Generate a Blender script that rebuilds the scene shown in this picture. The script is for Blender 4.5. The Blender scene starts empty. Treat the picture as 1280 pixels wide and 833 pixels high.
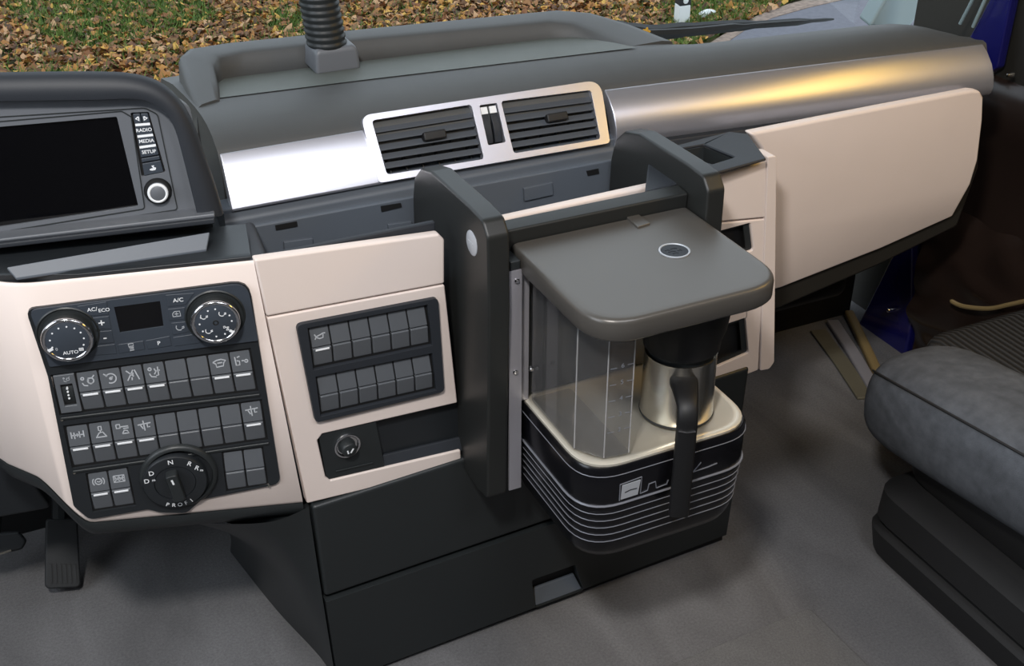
import bpy, bmesh, math, random
from mathutils import Vector as V, Matrix
from math import sin, cos, radians, pi, atan2, sqrt

sc = bpy.context.scene
COL = sc.collection

# ------------------------------------------------------------------ camera
CAM = V((0, 0, 1.3)); YAW = radians(25.3); PITCH = radians(31.0); FPX = 1500.0
FW = V((sin(YAW)*cos(PITCH), cos(YAW)*cos(PITCH), -sin(PITCH)))
RT = V((cos(YAW), -sin(YAW), 0)); UP = RT.cross(FW)
cd = bpy.data.cameras.new('camera'); cam = bpy.data.objects.new('camera', cd); COL.objects.link(cam)
cd.sensor_width = 36; cd.lens = 36*FPX/1280; cd.clip_start = .01; cd.clip_end = 300
m = Matrix((RT, UP, -FW)).transposed().to_4x4(); m.translation = CAM; cam.matrix_world = m
sc.camera = cam

# ------------------------------------------------------------------ world and lights
sc.view_settings.view_transform = 'Standard'; sc.view_settings.look = 'None'
sc.view_settings.gamma = 1; sc.view_settings.use_curve_mapping = False
sc.view_settings.exposure = 0.12
w = bpy.data.worlds.new('overcast_sky'); sc.world = w; w.use_nodes = True
bg = w.node_tree.nodes['Background']; bg.inputs[0].default_value = (.80, .90, 1.0, 1); bg.inputs[1].default_value = 1.5

def area(name, loc, target, sx, sy, power, col):
    l = bpy.data.lights.new(name, 'AREA'); l.shape = 'RECTANGLE'; l.size = sx; l.size_y = sy
    l.energy = power; l.color = col
    o = bpy.data.objects.new(name, l); COL.objects.link(o); o.location = loc
    o.rotation_euler = (V(target)-V(loc)).to_track_quat('-Z', 'Y').to_euler()
    return o
area('added_overhead_light', (.70, -.15, 2.04), (.7, .1, 0), .58, .6, 17, (.90, .93, 1.0))  # added overhead source that whitens the left silver trim; no hatch is built
area('side_window_daylight', (-1.05, .8, 1.35), (.5, 1.0, .6), .9, .75, 10, (.84, .91, 1.0))
area('passenger_side_lamp', (1.64, .86, 1.27), (.9, 1.1, .6), 1.0, .26, 5.0, (1.0, .60, .10))
area('added_reflection_light', (1.34, -.12, 2.04), (1.3, .1, 0), .55, .6, 3.2, (.92, .92, 1.0))  # extra dim panel, added for reflections in the vent frame and lid edge
area('camera_flash_light', (-.22, .12, 1.98), (.6, 1.15, .4), .16, .16, 27, (1.0, .97, .94))  # stands in for the camera flash, not a lamp of the cab

# ------------------------------------------------------------------ helpers
def ray(x, y): return FW + RT*((x-640)/FPX) - UP*((y-416.5)/FPX)
def onz(x, y, z):
    d = ray(x, y); return CAM + d*((z-CAM.z)/d.z)
def ony(x, y, yy):
    d = ray(x, y); return CAM + d*(yy/d.y)
def onx(x, y, xx):
    d = ray(x, y); return CAM + d*(xx/d.x)

class Fr:
    """a local plane: origin, right, up, outward normal"""
    def __init__(s, o, u, v):
        s.o = V(o); s.u = V(u).normalized(); v = V(v); v = v - s.u*v.dot(s.u); s.v = v.normalized(); s.n = s.u.cross(s.v)
        if s.n.dot(CAM-s.o) < 0: s.n = -s.n
    def P(s, a, b, c=0): return s.o + s.u*a + s.v*b + s.n*c
    def px(s, x, y, c=0):
        d = ray(x, y); o = s.o+s.n*c; p = CAM + d*((o-CAM).dot(s.n)/d.dot(s.n)) - s.o
        return (p.dot(s.u), p.dot(s.v))
    def pxs(s, pts, c=0): return [s.px(x, y, c) for x, y in pts]

class M:
    def __init__(s): s.v = []; s.f = []
    def add(s, vs, fs):
        k = len(s.v); s.v += [V(p) for p in vs]; s.f += [tuple(i+k for i in f) for f in fs]; return s
    def box(s, x0, x1, y0, y1, z0, z1):
        vs = [(x, y, z) for z in (z0, z1) for y in (y0, y1) for x in (x0, x1)]
        return s.add(vs, [(0, 2, 3, 1), (4, 5, 7, 6), (0, 1, 5, 4), (2, 6, 7, 3), (0, 4, 6, 2), (1, 3, 7, 5)])
    def fbox(s, fr, a0, a1, b0, b1, c0, c1):
        vs = [fr.P(a, b, c) for c in (c0, c1) for b in (b0, b1) for a in (a0, a1)]
        return s.add(vs, [(0, 2, 3, 1), (4, 5, 7, 6), (0, 1, 5, 4), (2, 6, 7, 3), (0, 4, 6, 2), (1, 3, 7, 5)])
    def hexa(s, p):  # 8 points: bottom ring, top ring
        return s.add(p, [(3, 2, 1, 0), (4, 5, 6, 7), (0, 1, 5, 4), (1, 2, 6, 5), (2, 3, 7, 6), (3, 0, 4, 7)])
    def loft(s, rings, close=True, caps=True):
        n = len(rings[0]); k = len(s.v)
        for r in rings: s.v += [V(p) for p in r]
        for i in range(len(rings)-1):
            for j in range(n if close else n-1):
                a = k+i*n+j; b = k+i*n+(j+1) % n
                s.f.append((a, b, b+n, a+n))
        if caps and close:
            s.f.append(tuple(k+j for j in reversed(range(n)))); e = k+(len(rings)-1)*n
            s.f.append(tuple(e+j for j in range(n)))
        return s
    def plate(s, fr, outl, t, c=0, holes=()):
        """solid slab on a plane: front at c, back at c-t"""
        if not holes:
            return s.loft([[fr.P(a, b, c-t) for a, b in outl], [fr.P(a, b, c) for a, b in outl]])
        bm = bmesh.new(); es = []; loops = []
        for lp in [outl]+list(holes):
            vs = [bm.verts.new((a, b, 0)) for a, b in lp]; loops.append(vs)
            es += [bm.edges.new((vs[i], vs[(i+1) % len(vs)])) for i in range(len(vs))]
        bmesh.ops.triangle_fill(bm, use_beauty=True, use_dissolve=False, edges=es)
        bm.verts.index_update(); n = len(bm.verts)
        k = len(s.v); co = [vv.co.copy() for vv in bm.verts]
        s.v += [fr.P(p.x, p.y, c) for p in co] + [fr.P(p.x, p.y, c-t) for p in co]
        for f in bm.faces:
            ids = [vv.index for vv in f.verts]
            s.f.append(tuple(k+i for i in ids)); s.f.append(tuple(k+n+i for i in reversed(ids)))
        for vs in loops:
            for i in range(len(vs)):
                a = vs[i].index; b = vs[(i+1) % len(vs)].index
                s.f.append((k+a, k+b, k+n+b, k+n+a))
        bm.free(); return s
    def lathe(s, fr, ca, cb, prof, n=32):
        rings = [[fr.P(ca+r*cos(2*pi*i/n), cb+r*sin(2*pi*i/n), c) for i in range(n)] for r, c in prof]
        return s.loft(rings)
    def tube(s, path, r, n=8, closed=False):
        path = [V(p) for p in path]; rings = []; N = len(path)
        rr = r if isinstance(r, (list, tuple)) else [r]*N
        t0 = (path[1]-path[0]).normalized(); up = V((0, 0, 1)) if abs(t0.z) < .9 else V((0, 1, 0))
        for i, p in enumerate(path):
            if closed: t = path[(i+1) % N]-path[i-1]
            else: t = path[min(i+1, N-1)]-path[max(i-1, 0)]
            t.normalize(); a = up.cross(t)
            if a.length < 1e-5: a = V((1, 0, 0))
            a.normalize(); b = t.cross(a); up = b
            rings.append([p+(a*cos(2*pi*j/n)+b*sin(2*pi*j/n))*rr[i] for j in range(n)])
        if closed: rings.append(rings[0]); return s.loft(rings, caps=False)
        return s.loft(rings)
    def stroke(s, fr, pts, w, c0, c1, closed=False):
        """flat ribbon on a plane along a polyline"""
        n = len(pts); L = []; R = []
        for i in range(n):
            if closed: a = pts[i-1]; b = pts[(i+1) % n]
            else: a = pts[max(i-1, 0)]; b = pts[min(i+1, n-1)]
            dx, dy = b[0]-a[0], b[1]-a[1]; l = sqrt(dx*dx+dy*dy) or 1
            L.append((pts[i][0]-dy/l*w/2, pts[i][1]+dx/l*w/2)); R.append((pts[i][0]+dy/l*w/2, pts[i][1]-dx/l*w/2))
        rings = [[fr.P(*L[i], c0), fr.P(*R[i], c0), fr.P(*R[i], c1), fr.P(*L[i], c1)] for i in range(n)]
        if closed: rings.append(rings[0])
        return s.loft(rings, caps=not closed)

WORLD = {}
def reg(o, wpos, parent):
    WORLD[o] = V(wpos)
    if parent is not None:
        o.parent = parent; o.location = V(wpos)-WORLD[parent]
    else: o.location = wpos
def thing(name, label, cat, base, group=None):
    o = bpy.data.objects.new(name, None); o.empty_display_size = .03; COL.objects.link(o)
    reg(o, V(base), None); o['label'] = label; o['category'] = cat
    if group: o['group'] = group
    return o
def build(mm, name, mat, parent=None, bev=0, seg=2, ang=35, label=None, cat=None, kind=None, group=None, sub=0, flat=False):
    me = bpy.data.meshes.new(name)
    lo = V([min(p[i] for p in mm.v) for i in range(3)]); hi = V([max(p[i] for p in mm.v) for i in range(3)])
    o0 = (lo+hi)/2
    if parent is None: o0.z = lo.z
    me.from_pydata([p-o0 for p in mm.v], [], mm.f); me.update()
    bm = bmesh.new(); bm.from_mesh(me); bmesh.ops.recalc_face_normals(bm, faces=bm.faces); bm.to_mesh(me); bm.free()
    if not flat:
        for p in me.polygons: p.use_smooth = True
        me.set_sharp_from_angle(angle=radians(ang))
    me.materials.append(mat)
    o = bpy.data.objects.new(name, me); COL.objects.link(o); reg(o, o0, parent)
    if bev:
        b = o.modifiers.new('bevel', 'BEVEL'); b.width = bev; b.segments = seg; b.limit_method = 'ANGLE'; b.angle_limit = radians(ang)
        b.harden_normals = False
        wn = o.modifiers.new('normals', 'WEIGHTED_NORMAL'); wn.keep_sharp = False
    if sub:
        ss = o.modifiers.new('sub', 'SUBSURF'); ss.levels = ss.render_levels = sub
    if label: o['label'] = label
    if cat: o['category'] = cat
    if kind: o['kind'] = kind
    if group: o['group'] = group
    return o

def arc(cx, cy, r, a0, a1, n): return [(cx+r*cos(radians(a0+(a1-a0)*i/n)), cy+r*sin(radians(a0+(a1-a0)*i/n))) for i in range(n+1)]
def circ(cx, cy, r, n=24): return [(cx+r*cos(2*pi*i/n), cy+r*sin(2*pi*i/n)) for i in range(n)]
def rpoly(pts, r, seg=5):
    out = []; n = len(pts)
    rs = r if isinstance(r, (list, tuple)) else [r]*n
    for i in range(n):
        p = V(pts[i]).to_2d() if len(pts[i]) > 2 else V((pts[i][0], pts[i][1]))
        a = V(pts[i-1][:2])-p; b = V(pts[(i+1) % n][:2])-p
        la, lb = a.length, b.length
        if rs[i] <= 0 or la < 1e-9 or lb < 1e-9: out.append((p.x, p.y)); continue
        a /= la; b /= lb
        th = max(.02, math.acos(max(-1, min(1, a.dot(b)))))
        d = min(rs[i]/math.tan(th/2), la*.48, lb*.48)
        p0 = p+a*d; p1 = p+b*d
        for k in range(seg+1):
            t = k/seg; q = p0*(1-t)**2 + p*2*t*(1-t) + p1*t*t
            out.append((q.x, q.y))
    return out
def rrect(a0, a1, b0, b1, r, seg=5): return rpoly([(a0, b0), (a1, b0), (a1, b1), (a0, b1)], r, seg)
def spline(pts, n=8):
    pts = [V(p) for p in pts]; out = []
    for i in range(len(pts)-1):
        p0 = pts[max(i-1, 0)]; p1 = pts[i]; p2 = pts[i+1]; p3 = pts[min(i+2, len(pts)-1)]
        for k in range(n):
            t = k/n
            out.append(.5*((2*p1)+(p2-p0)*t+(2*p0-5*p1+4*p2-p3)*t*t+(3*p1-p0-3*p2+p3)*t**3))
    out.append(pts[-1]); return out
def text(fr, body, a, b, size, c, rot=0, sx=1, h=.0003):
    cu = bpy.data.curves.new('t', 'FONT'); cu.body = body; cu.size = size; cu.align_x = 'CENTER'; cu.align_y = 'CENTER'
    cu.extrude = 0; cu.resolution_u = 3; cu.offset = size*.012
    o = bpy.data.objects.new('t', cu); COL.objects.link(o); bpy.context.view_layer.update()
    me = o.evaluated_get(bpy.context.evaluated_depsgraph_get()).to_mesh()
    mm = M(); vs = []
    for q in me.vertices:
        x, y = q.co.x*sx, q.co.y
        vs.append(fr.P(a+x*cos(rot)-y*sin(rot), b+x*sin(rot)+y*cos(rot), c+h))
    mm.add(vs, [tuple(p.vertices) for p in me.polygons])
    bpy.data.objects.remove(o); bpy.data.curves.remove(cu)
    return mm

# ------------------------------------------------------------------ materials
def lin(c): return tuple(((x/255)/12.92 if x/255 <= .04045 else ((x/255+.055)/1.055)**2.4) for x in c)+(1,)
def mat(name, rgb, rough=.5, metal=0, var=.0, scale=40, bump=0, bscale=400, spec=.5, coat=0):
    m = bpy.data.materials.new(name); m.use_nodes = True; nt = m.node_tree; b = nt.nodes['Principled BSDF']
    b.inputs['Base Color'].default_value = lin(rgb); b.inputs['Roughness'].default_value = rough; b.inputs['Metallic'].default_value = metal
    b.inputs['Specular IOR Level'].default_value = spec; b.inputs['Coat Weight'].default_value = coat
    tc = nt.nodes.new('ShaderNodeTexCoord')
    if var:
        n = nt.nodes.new('ShaderNodeTexNoise'); n.inputs['Scale'].default_value = scale; n.inputs['Detail'].default_value = 4
        nt.links.new(tc.outputs['Object'], n.inputs['Vector'])
        r = nt.nodes.new('ShaderNodeValToRGB'); c = lin(rgb)
        r.color_ramp.elements[0].color = tuple(x*(1-var) for x in c[:3])+(1,); r.color_ramp.elements[0].position = .3
        r.color_ramp.elements[1].color = tuple(min(1, x*(1+var)) for x in c[:3])+(1,); r.color_ramp.elements[1].position = .7
        nt.links.new(n.outputs['Fac'], r.inputs[0]); nt.links.new(r.outputs[0], b.inputs['Base Color'])
    if bump:
        n = nt.nodes.new('ShaderNodeTexNoise'); n.inputs['Scale'].default_value = bscale; n.inputs['Detail'].default_value = 2
        nt.links.new(tc.outputs['Object'], n.inputs['Vector'])
        bp = nt.nodes.new('ShaderNodeBump'); bp.inputs['Strength'].default_value = bump; bp.inputs['Distance'].default_value = .001
        nt.links.new(n.outputs['Fac'], bp.inputs['Height']); nt.links.new(bp.outputs[0], b.inputs['Normal'])
    return m
BEIGE = mat('beige_plastic', (217, 203, 195), .45, bump=.05, bscale=1500, var=.02, scale=8)
BLACK = mat('black_plastic', (36, 39, 40), .40, spec=.4, bump=.1, bscale=1500)
BLACKP = mat('black_panel', (30, 33, 36), .4, bump=.05, bscale=1500)
DEEP = mat('deep_black', (12, 12, 13), .6)
PAD = mat('soft_dash_pad', (64, 65, 65), .55, bump=.25, bscale=1200, var=.04, scale=30)
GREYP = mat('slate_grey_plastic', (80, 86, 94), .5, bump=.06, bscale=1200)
COWL = mat('cowl_plastic', (40, 43, 48), .5, spec=.3, bump=.15, bscale=1300)
BEZEL = mat('bezel_grey', (90, 93, 98), .45, bump=.05, bscale=1300)
SILVER = mat('silver_trim', (192, 192, 200), .32, .8, bump=.02, bscale=900)
SWITCH = mat('switch_grey', (84, 87, 91), .33, bump=.04, bscale=1500)
CLIM = mat('climate_face', (52, 58, 66), .4)
WHITE = mat('white_print', (222, 224, 226), .5)
DIMW = mat('grey_print', (165, 168, 172), .5)
CHROME = mat('chrome', (225, 225, 228), .14, 1)
STEEL = mat('brushed_steel', (205, 200, 190), .24, 1, bump=.03, bscale=300)
PLATE = mat('warming_plate_steel', (226, 220, 205), .38, .6, bump=.02, bscale=300)
LID = mat('lid_graphite', (82, 79, 75), .33, .3, bump=.08, bscale=1600)
ARM = mat('arm_black_satin', (33, 34, 33), .42, spec=.4, bump=.06, bscale=1500)
GLOSSB = mat('gloss_black', (13, 13, 16), .24, spec=.35)
STRIPE = mat('silver_stripe', (128, 130, 138), .35, .3)
BADGE = mat('pale_badge', (176, 180, 186), .4, .3)
SCREEN = mat('screen_glass', (6, 6, 8), .08)
CARPET = mat('floor_carpet', (98, 97, 98), .95, bump=.9, bscale=700, var=.14, scale=260, spec=.1)
MATM = mat('floor_mat_fabric', (100, 99, 99), .95, bump=.9, bscale=700, var=.14, scale=300, spec=.1)
VELOUR = mat('grey_velour', (80, 83, 88), .9, bump=.6, bscale=500, var=.16, scale=60, spec=.15)
SEATB = mat('seat_black', (25, 25, 26), .6, bump=.2, bscale=900)
BLUE = mat('blue_body_paint', (20, 20, 84), .25, coat=.6)
DARKTRIM = mat('dark_door_trim', (38, 36, 32), .5, bump=.1, bscale=400)
BROWN = mat('brown_film', (36, 27, 23), .25, bump=.5, bscale=14)
OCHRE = mat('ochre_seal', (128, 110, 74), .4)
PILLAR = mat('pillar_grey', (118, 134, 137), .55)
ROOF = mat('roof_lining', (150, 150, 148), .9)
WALLM = mat('cab_wall', (90, 88, 86), .9)
ASPH = mat('asphalt', (106, 106, 114), .9, bump=.5, bscale=60, var=.1, scale=30)
GRAVEL = mat('gravel', (140, 122, 110), .95, bump=.8, bscale=40, var=.3, scale=25)
POSTW = mat('post_white', (226, 228, 226), .5)
BRKT = mat('bracket_grey_metal', (150, 148, 154), .35, .35)
TANKP = mat('tank_print', (112, 116, 124), .5)
SLATM = mat('vent_slat', (72, 76, 82), .45)
HANDLE = mat('handle_black', (22, 22, 23), .5, spec=.3)
RUBBER = mat('rubber', (34, 36, 38), .6)

def wear(m, sc_, amt):
    nt = m.node_tree; b = nt.nodes['Principled BSDF']; src = b.inputs['Base Color'].links[0].from_socket
    tc = nt.nodes.new('ShaderNodeTexCoord'); mp = nt.nodes.new('ShaderNodeMapping'); mp.inputs['Scale'].default_value = (1, .35, 1); mp.inputs['Rotation'].default_value = (0, 0, .5)
    n = nt.nodes.new('ShaderNodeTexNoise'); n.inputs['Scale'].default_value = sc_; n.inputs['Detail'].default_value = 5; n.inputs['Distortion'].default_value = 1.2
    nt.links.new(tc.outputs['Object'], mp.inputs[0]); nt.links.new(mp.outputs[0], n.inputs['Vector'])
    mr = nt.nodes.new('ShaderNodeMapRange'); mr.inputs[1].default_value = .3; mr.inputs[2].default_value = .7; mr.inputs[3].default_value = 1-amt; mr.inputs[4].default_value = 1+amt
    nt.links.new(n.outputs['Fac'], mr.inputs[0])
    mx = nt.nodes.new('ShaderNodeVectorMath'); mx.operation = 'SCALE'; nt.links.new(src, mx.inputs[0]); nt.links.new(mr.outputs[0], mx.inputs['Scale'])
    nt.links.new(mx.outputs[0], b.inputs['Base Color'])
wear(CARPET, 7, .22); wear(MATM, 7, .2); wear(VELOUR, 18, .2)

def ribbed(name, rgb, scale):
    m = mat(name, rgb, .8, spec=.15); nt = m.node_tree; b = nt.nodes['Principled BSDF']
    tc = nt.nodes.new('ShaderNodeTexCoord'); wv = nt.nodes.new('ShaderNodeTexWave'); wv.inputs['Scale'].default_value = scale
    wv.bands_direction = 'X'; nt.links.new(tc.outputs['Object'], wv.inputs[0])
    bp = nt.nodes.new('ShaderNodeBump'); bp.inputs['Strength'].default_value = .8; bp.inputs['Distance'].default_value = .004
    nt.links.new(wv.outputs['Fac'], bp.inputs['Height']); nt.links.new(bp.outputs[0], b.inputs['Normal'])
    mx = nt.nodes.new('ShaderNodeValToRGB'); c = lin(rgb)
    mx.color_ramp.elements[0].color = tuple(x*.55 for x in c[:3])+(1,); mx.color_ramp.elements[1].color = tuple(x*1.3 for x in c[:3])+(1,)
    nt.links.new(wv.outputs['Fac'], mx.inputs[0]); nt.links.new(mx.outputs[0], b.inputs['Base Color'])
    return m
SEATC = ribbed('seat_ribbed_fabric', (48, 48, 48), 28)

def clear(name, tint, gl, rough):
    m = bpy.data.materials.new(name); m.use_nodes = True; nt = m.node_tree; nt.nodes.clear()
    out = nt.nodes.new('ShaderNodeOutputMaterial'); mx = nt.nodes.new('ShaderNodeMixShader')
    t = nt.nodes.new('ShaderNodeBsdfTransparent'); t.inputs[0].default_value = tint
    g = nt.nodes.new('ShaderNodeBsdfGlossy'); g.inputs['Roughness'].default_value = rough; g.inputs[0].default_value = (.9, .9, .9, 1)
    lw = nt.nodes.new('ShaderNodeLayerWeight'); lw.inputs[0].default_value = .5
    fr = nt.nodes.new('ShaderNodeMath'); fr.operation = 'POWER'; fr.inputs[1].default_value = 4.0; nt.links.new(lw.outputs['Facing'], fr.inputs[0])
    mu = nt.nodes.new('ShaderNodeMath'); mu.operation = 'MULTIPLY_ADD'; mu.inputs[1].default_value = gl; mu.inputs[2].default_value = .04*gl
    nt.links.new(fr.outputs[0], mu.inputs[0]); nt.links.new(mu.outputs[0], mx.inputs[0])
    nt.links.new(t.outputs[0], mx.inputs[1]); nt.links.new(g.outputs[0], mx.inputs[2]); nt.links.new(mx.outputs[0], out.inputs[0])
    return m
def clearh(name, tint, gl, rough, fac=.045):
    m = clear(name, tint, gl, rough); nt = m.node_tree; out = [n for n in nt.nodes if n.type == 'OUTPUT_MATERIAL'][0]
    old = out.inputs[0].links[0].from_socket; d = nt.nodes.new('ShaderNodeBsdfDiffuse'); d.inputs[0].default_value = (.62, .62, .64, 1)
    mx = nt.nodes.new('ShaderNodeMixShader'); mx.inputs[0].default_value = fac
    nt.links.new(old, mx.inputs[1]); nt.links.new(d.outputs[0], mx.inputs[2]); nt.links.new(mx.outputs[0], out.inputs[0]); return m
TANK = clearh('smoked_clear_plastic', (.80, .80, .80, 1), .8, .06)
GLASS = clear('windscreen_glass', (.97, .98, .98, 1), .35, .02)

def leafmat():
    m = bpy.data.materials.new('autumn_leaf'); m.use_nodes = True; nt = m.node_tree; b = nt.nodes['Principled BSDF']; b.inputs['Roughness'].default_value = .7
    g = nt.nodes.new('ShaderNodeNewGeometry'); r = nt.nodes.new('ShaderNodeValToRGB'); cr = r.color_ramp; cr.interpolation = 'CONSTANT'
    cols = [(104, 70, 40), (164, 112, 58), (132, 84, 48), (204, 158, 74), (112, 72, 44), (190, 148, 108), (150, 104, 62), (172, 118, 50), (120, 90, 52), (84, 58, 38)]
    while len(cr.elements) < len(cols): cr.elements.new(.5)
    for i, c in enumerate(cols): cr.elements[i].position = i/len(cols); cr.elements[i].color = lin(c)
    nt.links.new(g.outputs['Random Per Island'], r.inputs[0]); nt.links.new(r.outputs[0], b.inputs['Base Color']); return m
LEAF = leafmat()
def grassmat():
    m = bpy.data.materials.new('grass_blades'); m.use_nodes = True; nt = m.node_tree; b = nt.nodes['Principled BSDF']; b.inputs['Roughness'].default_value = .7
    g = nt.nodes.new('ShaderNodeNewGeometry'); r = nt.nodes.new('ShaderNodeValToRGB'); cr = r.color_ramp
    cols = [(52, 78, 24), (84, 112, 36), (112, 134, 52), (70, 92, 34)]
    while len(cr.elements) < len(cols): cr.elements.new(.5)
    for i, c in enumerate(cols): cr.elements[i].position = i/(len(cols)-1); cr.elements[i].color = lin(c)
    nt.links.new(g.outputs['Random Per Island'], r.inputs[0]); nt.links.new(r.outputs[0], b.inputs['Base Color']); return m
GRASS = grassmat()
SOIL = mat('verge_soil', (70, 66, 34), .95, var=.5, scale=6, bump=.8, bscale=30)

# ------------------------------------------------------------------ the setting
def S(mm, name, m, **k): return build(mm, name, m, kind='structure', **k)
S(M().box(-1.1, 1.66, -1.0, 1.9, -.05, 0), 'floor', CARPET)
S(M().box(-1.1, 1.7, -1.0, 1.86, 2.06, 2.1), 'ceiling', ROOF)
S(M().box(-1.1, 1.7, -1.04, -1.0, -.05, 2.06), 'wall_back', WALLM)
wl = M(); wl.box(-1.14, -1.1, -1.0, 1.9, -.05, .95); wl.box(-1.14, -1.1, -1.0, .3, .95, 2.06); wl.box(-1.14, -1.1, 1.3, 1.9, .95, 2.06); wl.box(-1.14, -1.1, .3, 1.3, 1.75, 2.06)
S(wl, 'wall_left', WALLM)
S(M().box(-1.1, 1.62, 1.72, 1.76, 0, .575), 'wall_front', DEEP)

# ground outside
S(M().box(-30, 40, 2.6, 60, -1.36, -1.3), 'ground', SOIL)
# windscreen and pillar
fw_ = Fr((-1.1, 1.9, .58), (1, 0, 0), (0, -.12, 1))
S(M().plate(fw_, [(0, -.12), (2.78, -.12), (2.74, 1.42), (.06, 1.42)], .006), 'window_1', GLASS)

# ================================================================== dashboard
FD = Fr((.26, 1.19, 0), (cos(radians(11)), -sin(radians(11)), 0), (0, 0, 1))
FC = Fr((.25, 1.19, 0), (1, .03, 0), (0, 0, 1))
FV = Fr((.26, 1.395, .655), (1, 0, 0), (0, .037, .061))
dash = thing('dashboard', 'dark grey soft-touch dashboard with silver trim strips under the windscreen', 'dashboard', (.9, 1.5, .3))
def dy(x): return 0 if x < .83 else -.11*(x-.83)
def sweep(prof, xs, endround=None):
    rings = []
    for x in xs:
        k = 0
        if endround and x > endround[0]: k = (x-endround[0])/(endround[1]-endround[0])
        r = []
        for (y, z) in prof:
            zz = z; yy = y+dy(x)
            if k: s_ = 1-sqrt(max(0, 1-k*k)); zz = z-s_*(z-.66)*.75; yy = yy+(1.52-y)*s_*.35
            r.append((x, yy, zz))
        rings.append(r)
    return rings
xs = [.268, .29, .4, .6, .83, .95, 1.1, 1.25, 1.35, 1.40, 1.44, 1.47, 1.49, 1.50]
pad = [(1.425, .700), (1.432, .7165), (1.440, .7225), (1.455, .731), (1.48, .738), (1.51, .7405), (1.55, .739), (1.62, .732), (1.70, .722), (1.80, .70), (1.84, .66), (1.80, .6), (1.5, .6), (1.425, .65)]
pad2 = [(1.425, .700), (1.432, .7165), (1.440, .7225), (1.455, .731), (1.475, .737), (1.495, .7385), (1.53, .733), (1.58, .713), (1.65, .68), (1.76, .63), (1.79, .60), (1.75, .58), (1.5, .58), (1.425, .65)]
def sm01(t): t = max(0, min(1, t)); return t*t*(3-2*t)
xs = [.268, .29, .4, .6, .83, .90, .93, .96, .99, 1.02, 1.06, 1.15, 1.25, 1.32, 1.37, 1.41, 1.44, 1.46, 1.472]
rings = []
for x in xs:
    k = sm01((x-.90)/.14); e = max(0, (x-1.33)/.143); s_ = 1-sqrt(max(0, 1-e*e)); r = []
    for (y, z), (y2, z2) in zip(pad, pad2):
        yy, zz = y+(y2-y)*k, z+(z2-z)*k
        if z > .7: zz -= s_*(zz-.66)*.6*min(1, max(0, (yy-1.435)/.05))
        r.append((x, yy+dy(x), zz))
    rings.append(r)
build(M().loft(rings), 'top_pad', PAD, dash, ang=50)
def padz(y):
    for (y0, z0), (y1, z1) in zip(pad[1:9], pad[2:10]):
        if y0 <= y <= y1: return z0+(z1-z0)*(y-y0)/(y1-y0)
    return .72
lip = [(1.36, .56), (1.362, .626), (1.372, .635), (1.392, .638), (1.396, .644), (1.396, .655), (1.42, .66), (1.42, .56)]
build(M().loft(sweep(lip, [.255, .4, .6, .83])), 'lower_lip', GREYP, dash, bev=.002)
lip2 = [(1.374, .60), (1.372, .628), (1.378, .636), (1.393, .641), (1.395, .655), (1.42, .66), (1.42, .59)]
build(M().loft(sweep(lip2, [.83, .95, 1.1, 1.3, 1.40, 1.435])), 'lower_lip', COWL, dash, bev=.002)
def strip(prof, xs, name, m=SILVER):
    rings = [[(x, y+dy(x), z) for y, z in prof] for x in xs]
    return build(M().loft(rings), name, m, dash, bev=.0015)
stp = [(1.399, .642), (1.393, .648), (1.391, .659), (1.394, .674), (1.403, .692), (1.417, .707), (1.430, .7165), (1.436, .713), (1.41, .66)]
stl = [(1.393, .652), (1.390, .656), (1.3985, .671), (1.409, .688), (1.4195, .704), (1.430, .7165), (1.436, .713), (1.41, .66)]
# left trim: its left end is cut on the slant
def slant(prof, x0, x1, s0, s1):
    return [[(x0+s0*(z-.655), y, z) for y, z in prof], [(x1+s1*(z-.655), y, z) for y, z in prof]]
build(M().loft(slant(stl, .268, .470, .03, -.17)), 'trim_strip', SILVER, dash, bev=.0015)
strip(stp, [.822, .9, 1.0, 1.1, 1.2, 1.3, 1.4, 1.45, 1.464], 'trim_strip')

# tray on top of the pad, with raised rim
fl = onz
inner = [(.306, 1.56), (.316, 1.61), (.324, 1.660), (.338, 1.682), (.375, 1.687), (.55, 1.672), (.72, 1.652), (.835, 1.637), (.868, 1.622), (.89, 1.585), (.905, 1.525)]
outer = [(.268, 1.542), (.274, 1.63), (.284, 1.722), (.304, 1.748), (.36, 1.752), (.55, 1.738), (.72, 1.722), (.885, 1.703), (.935, 1.678), (.975, 1.62), (1.0, 1.53)]
zt = [.742, .750, .757, .759, .759, .758, .757, .757, .753, .745, .7395]
rings = []
for (ix, iy), (ox, oy), z in zip(inner, outer, zt):
    q = lambda t: (ix+(ox-ix)*t, iy+(oy-iy)*t)
    rings.append([(*q(0), .70), (*q(0), .729), (*q(.06), z-.004), (*q(.13), z-.001), (*q(.25), z), (*q(.75), z), (*q(.92), z-.003), (*q(1.0), z-.012), (*q(1.1), .69)])
build(M().loft([[V(p) for p in r] for r in rings]), 'tray_rim', PAD, dash, ang=60)
TRAYF = mat('tray_floor_rubber', (84, 89, 85), .55, bump=.3, bscale=900, var=.06, scale=20)
g = []
for i in range(17):
    t = i/16; x0, x1 = .300+.62*t, .318+.55*t; ya, yb = 1.572-.062*t, 1.688-.052*t
    g.append([V((x0+(x1-x0)*k/8, ya+(yb-ya)*k/8, padz(ya+(yb-ya)*k/8)+.0014)) for k in range(9)])
mm = M(); mm.loft(g, close=False)
mm.loft([[p-V((0, 0, .003)) for p in r] for r in g], close=False)
build(mm, 'tray_floor', TRAYF, dash, ang=60)

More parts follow.
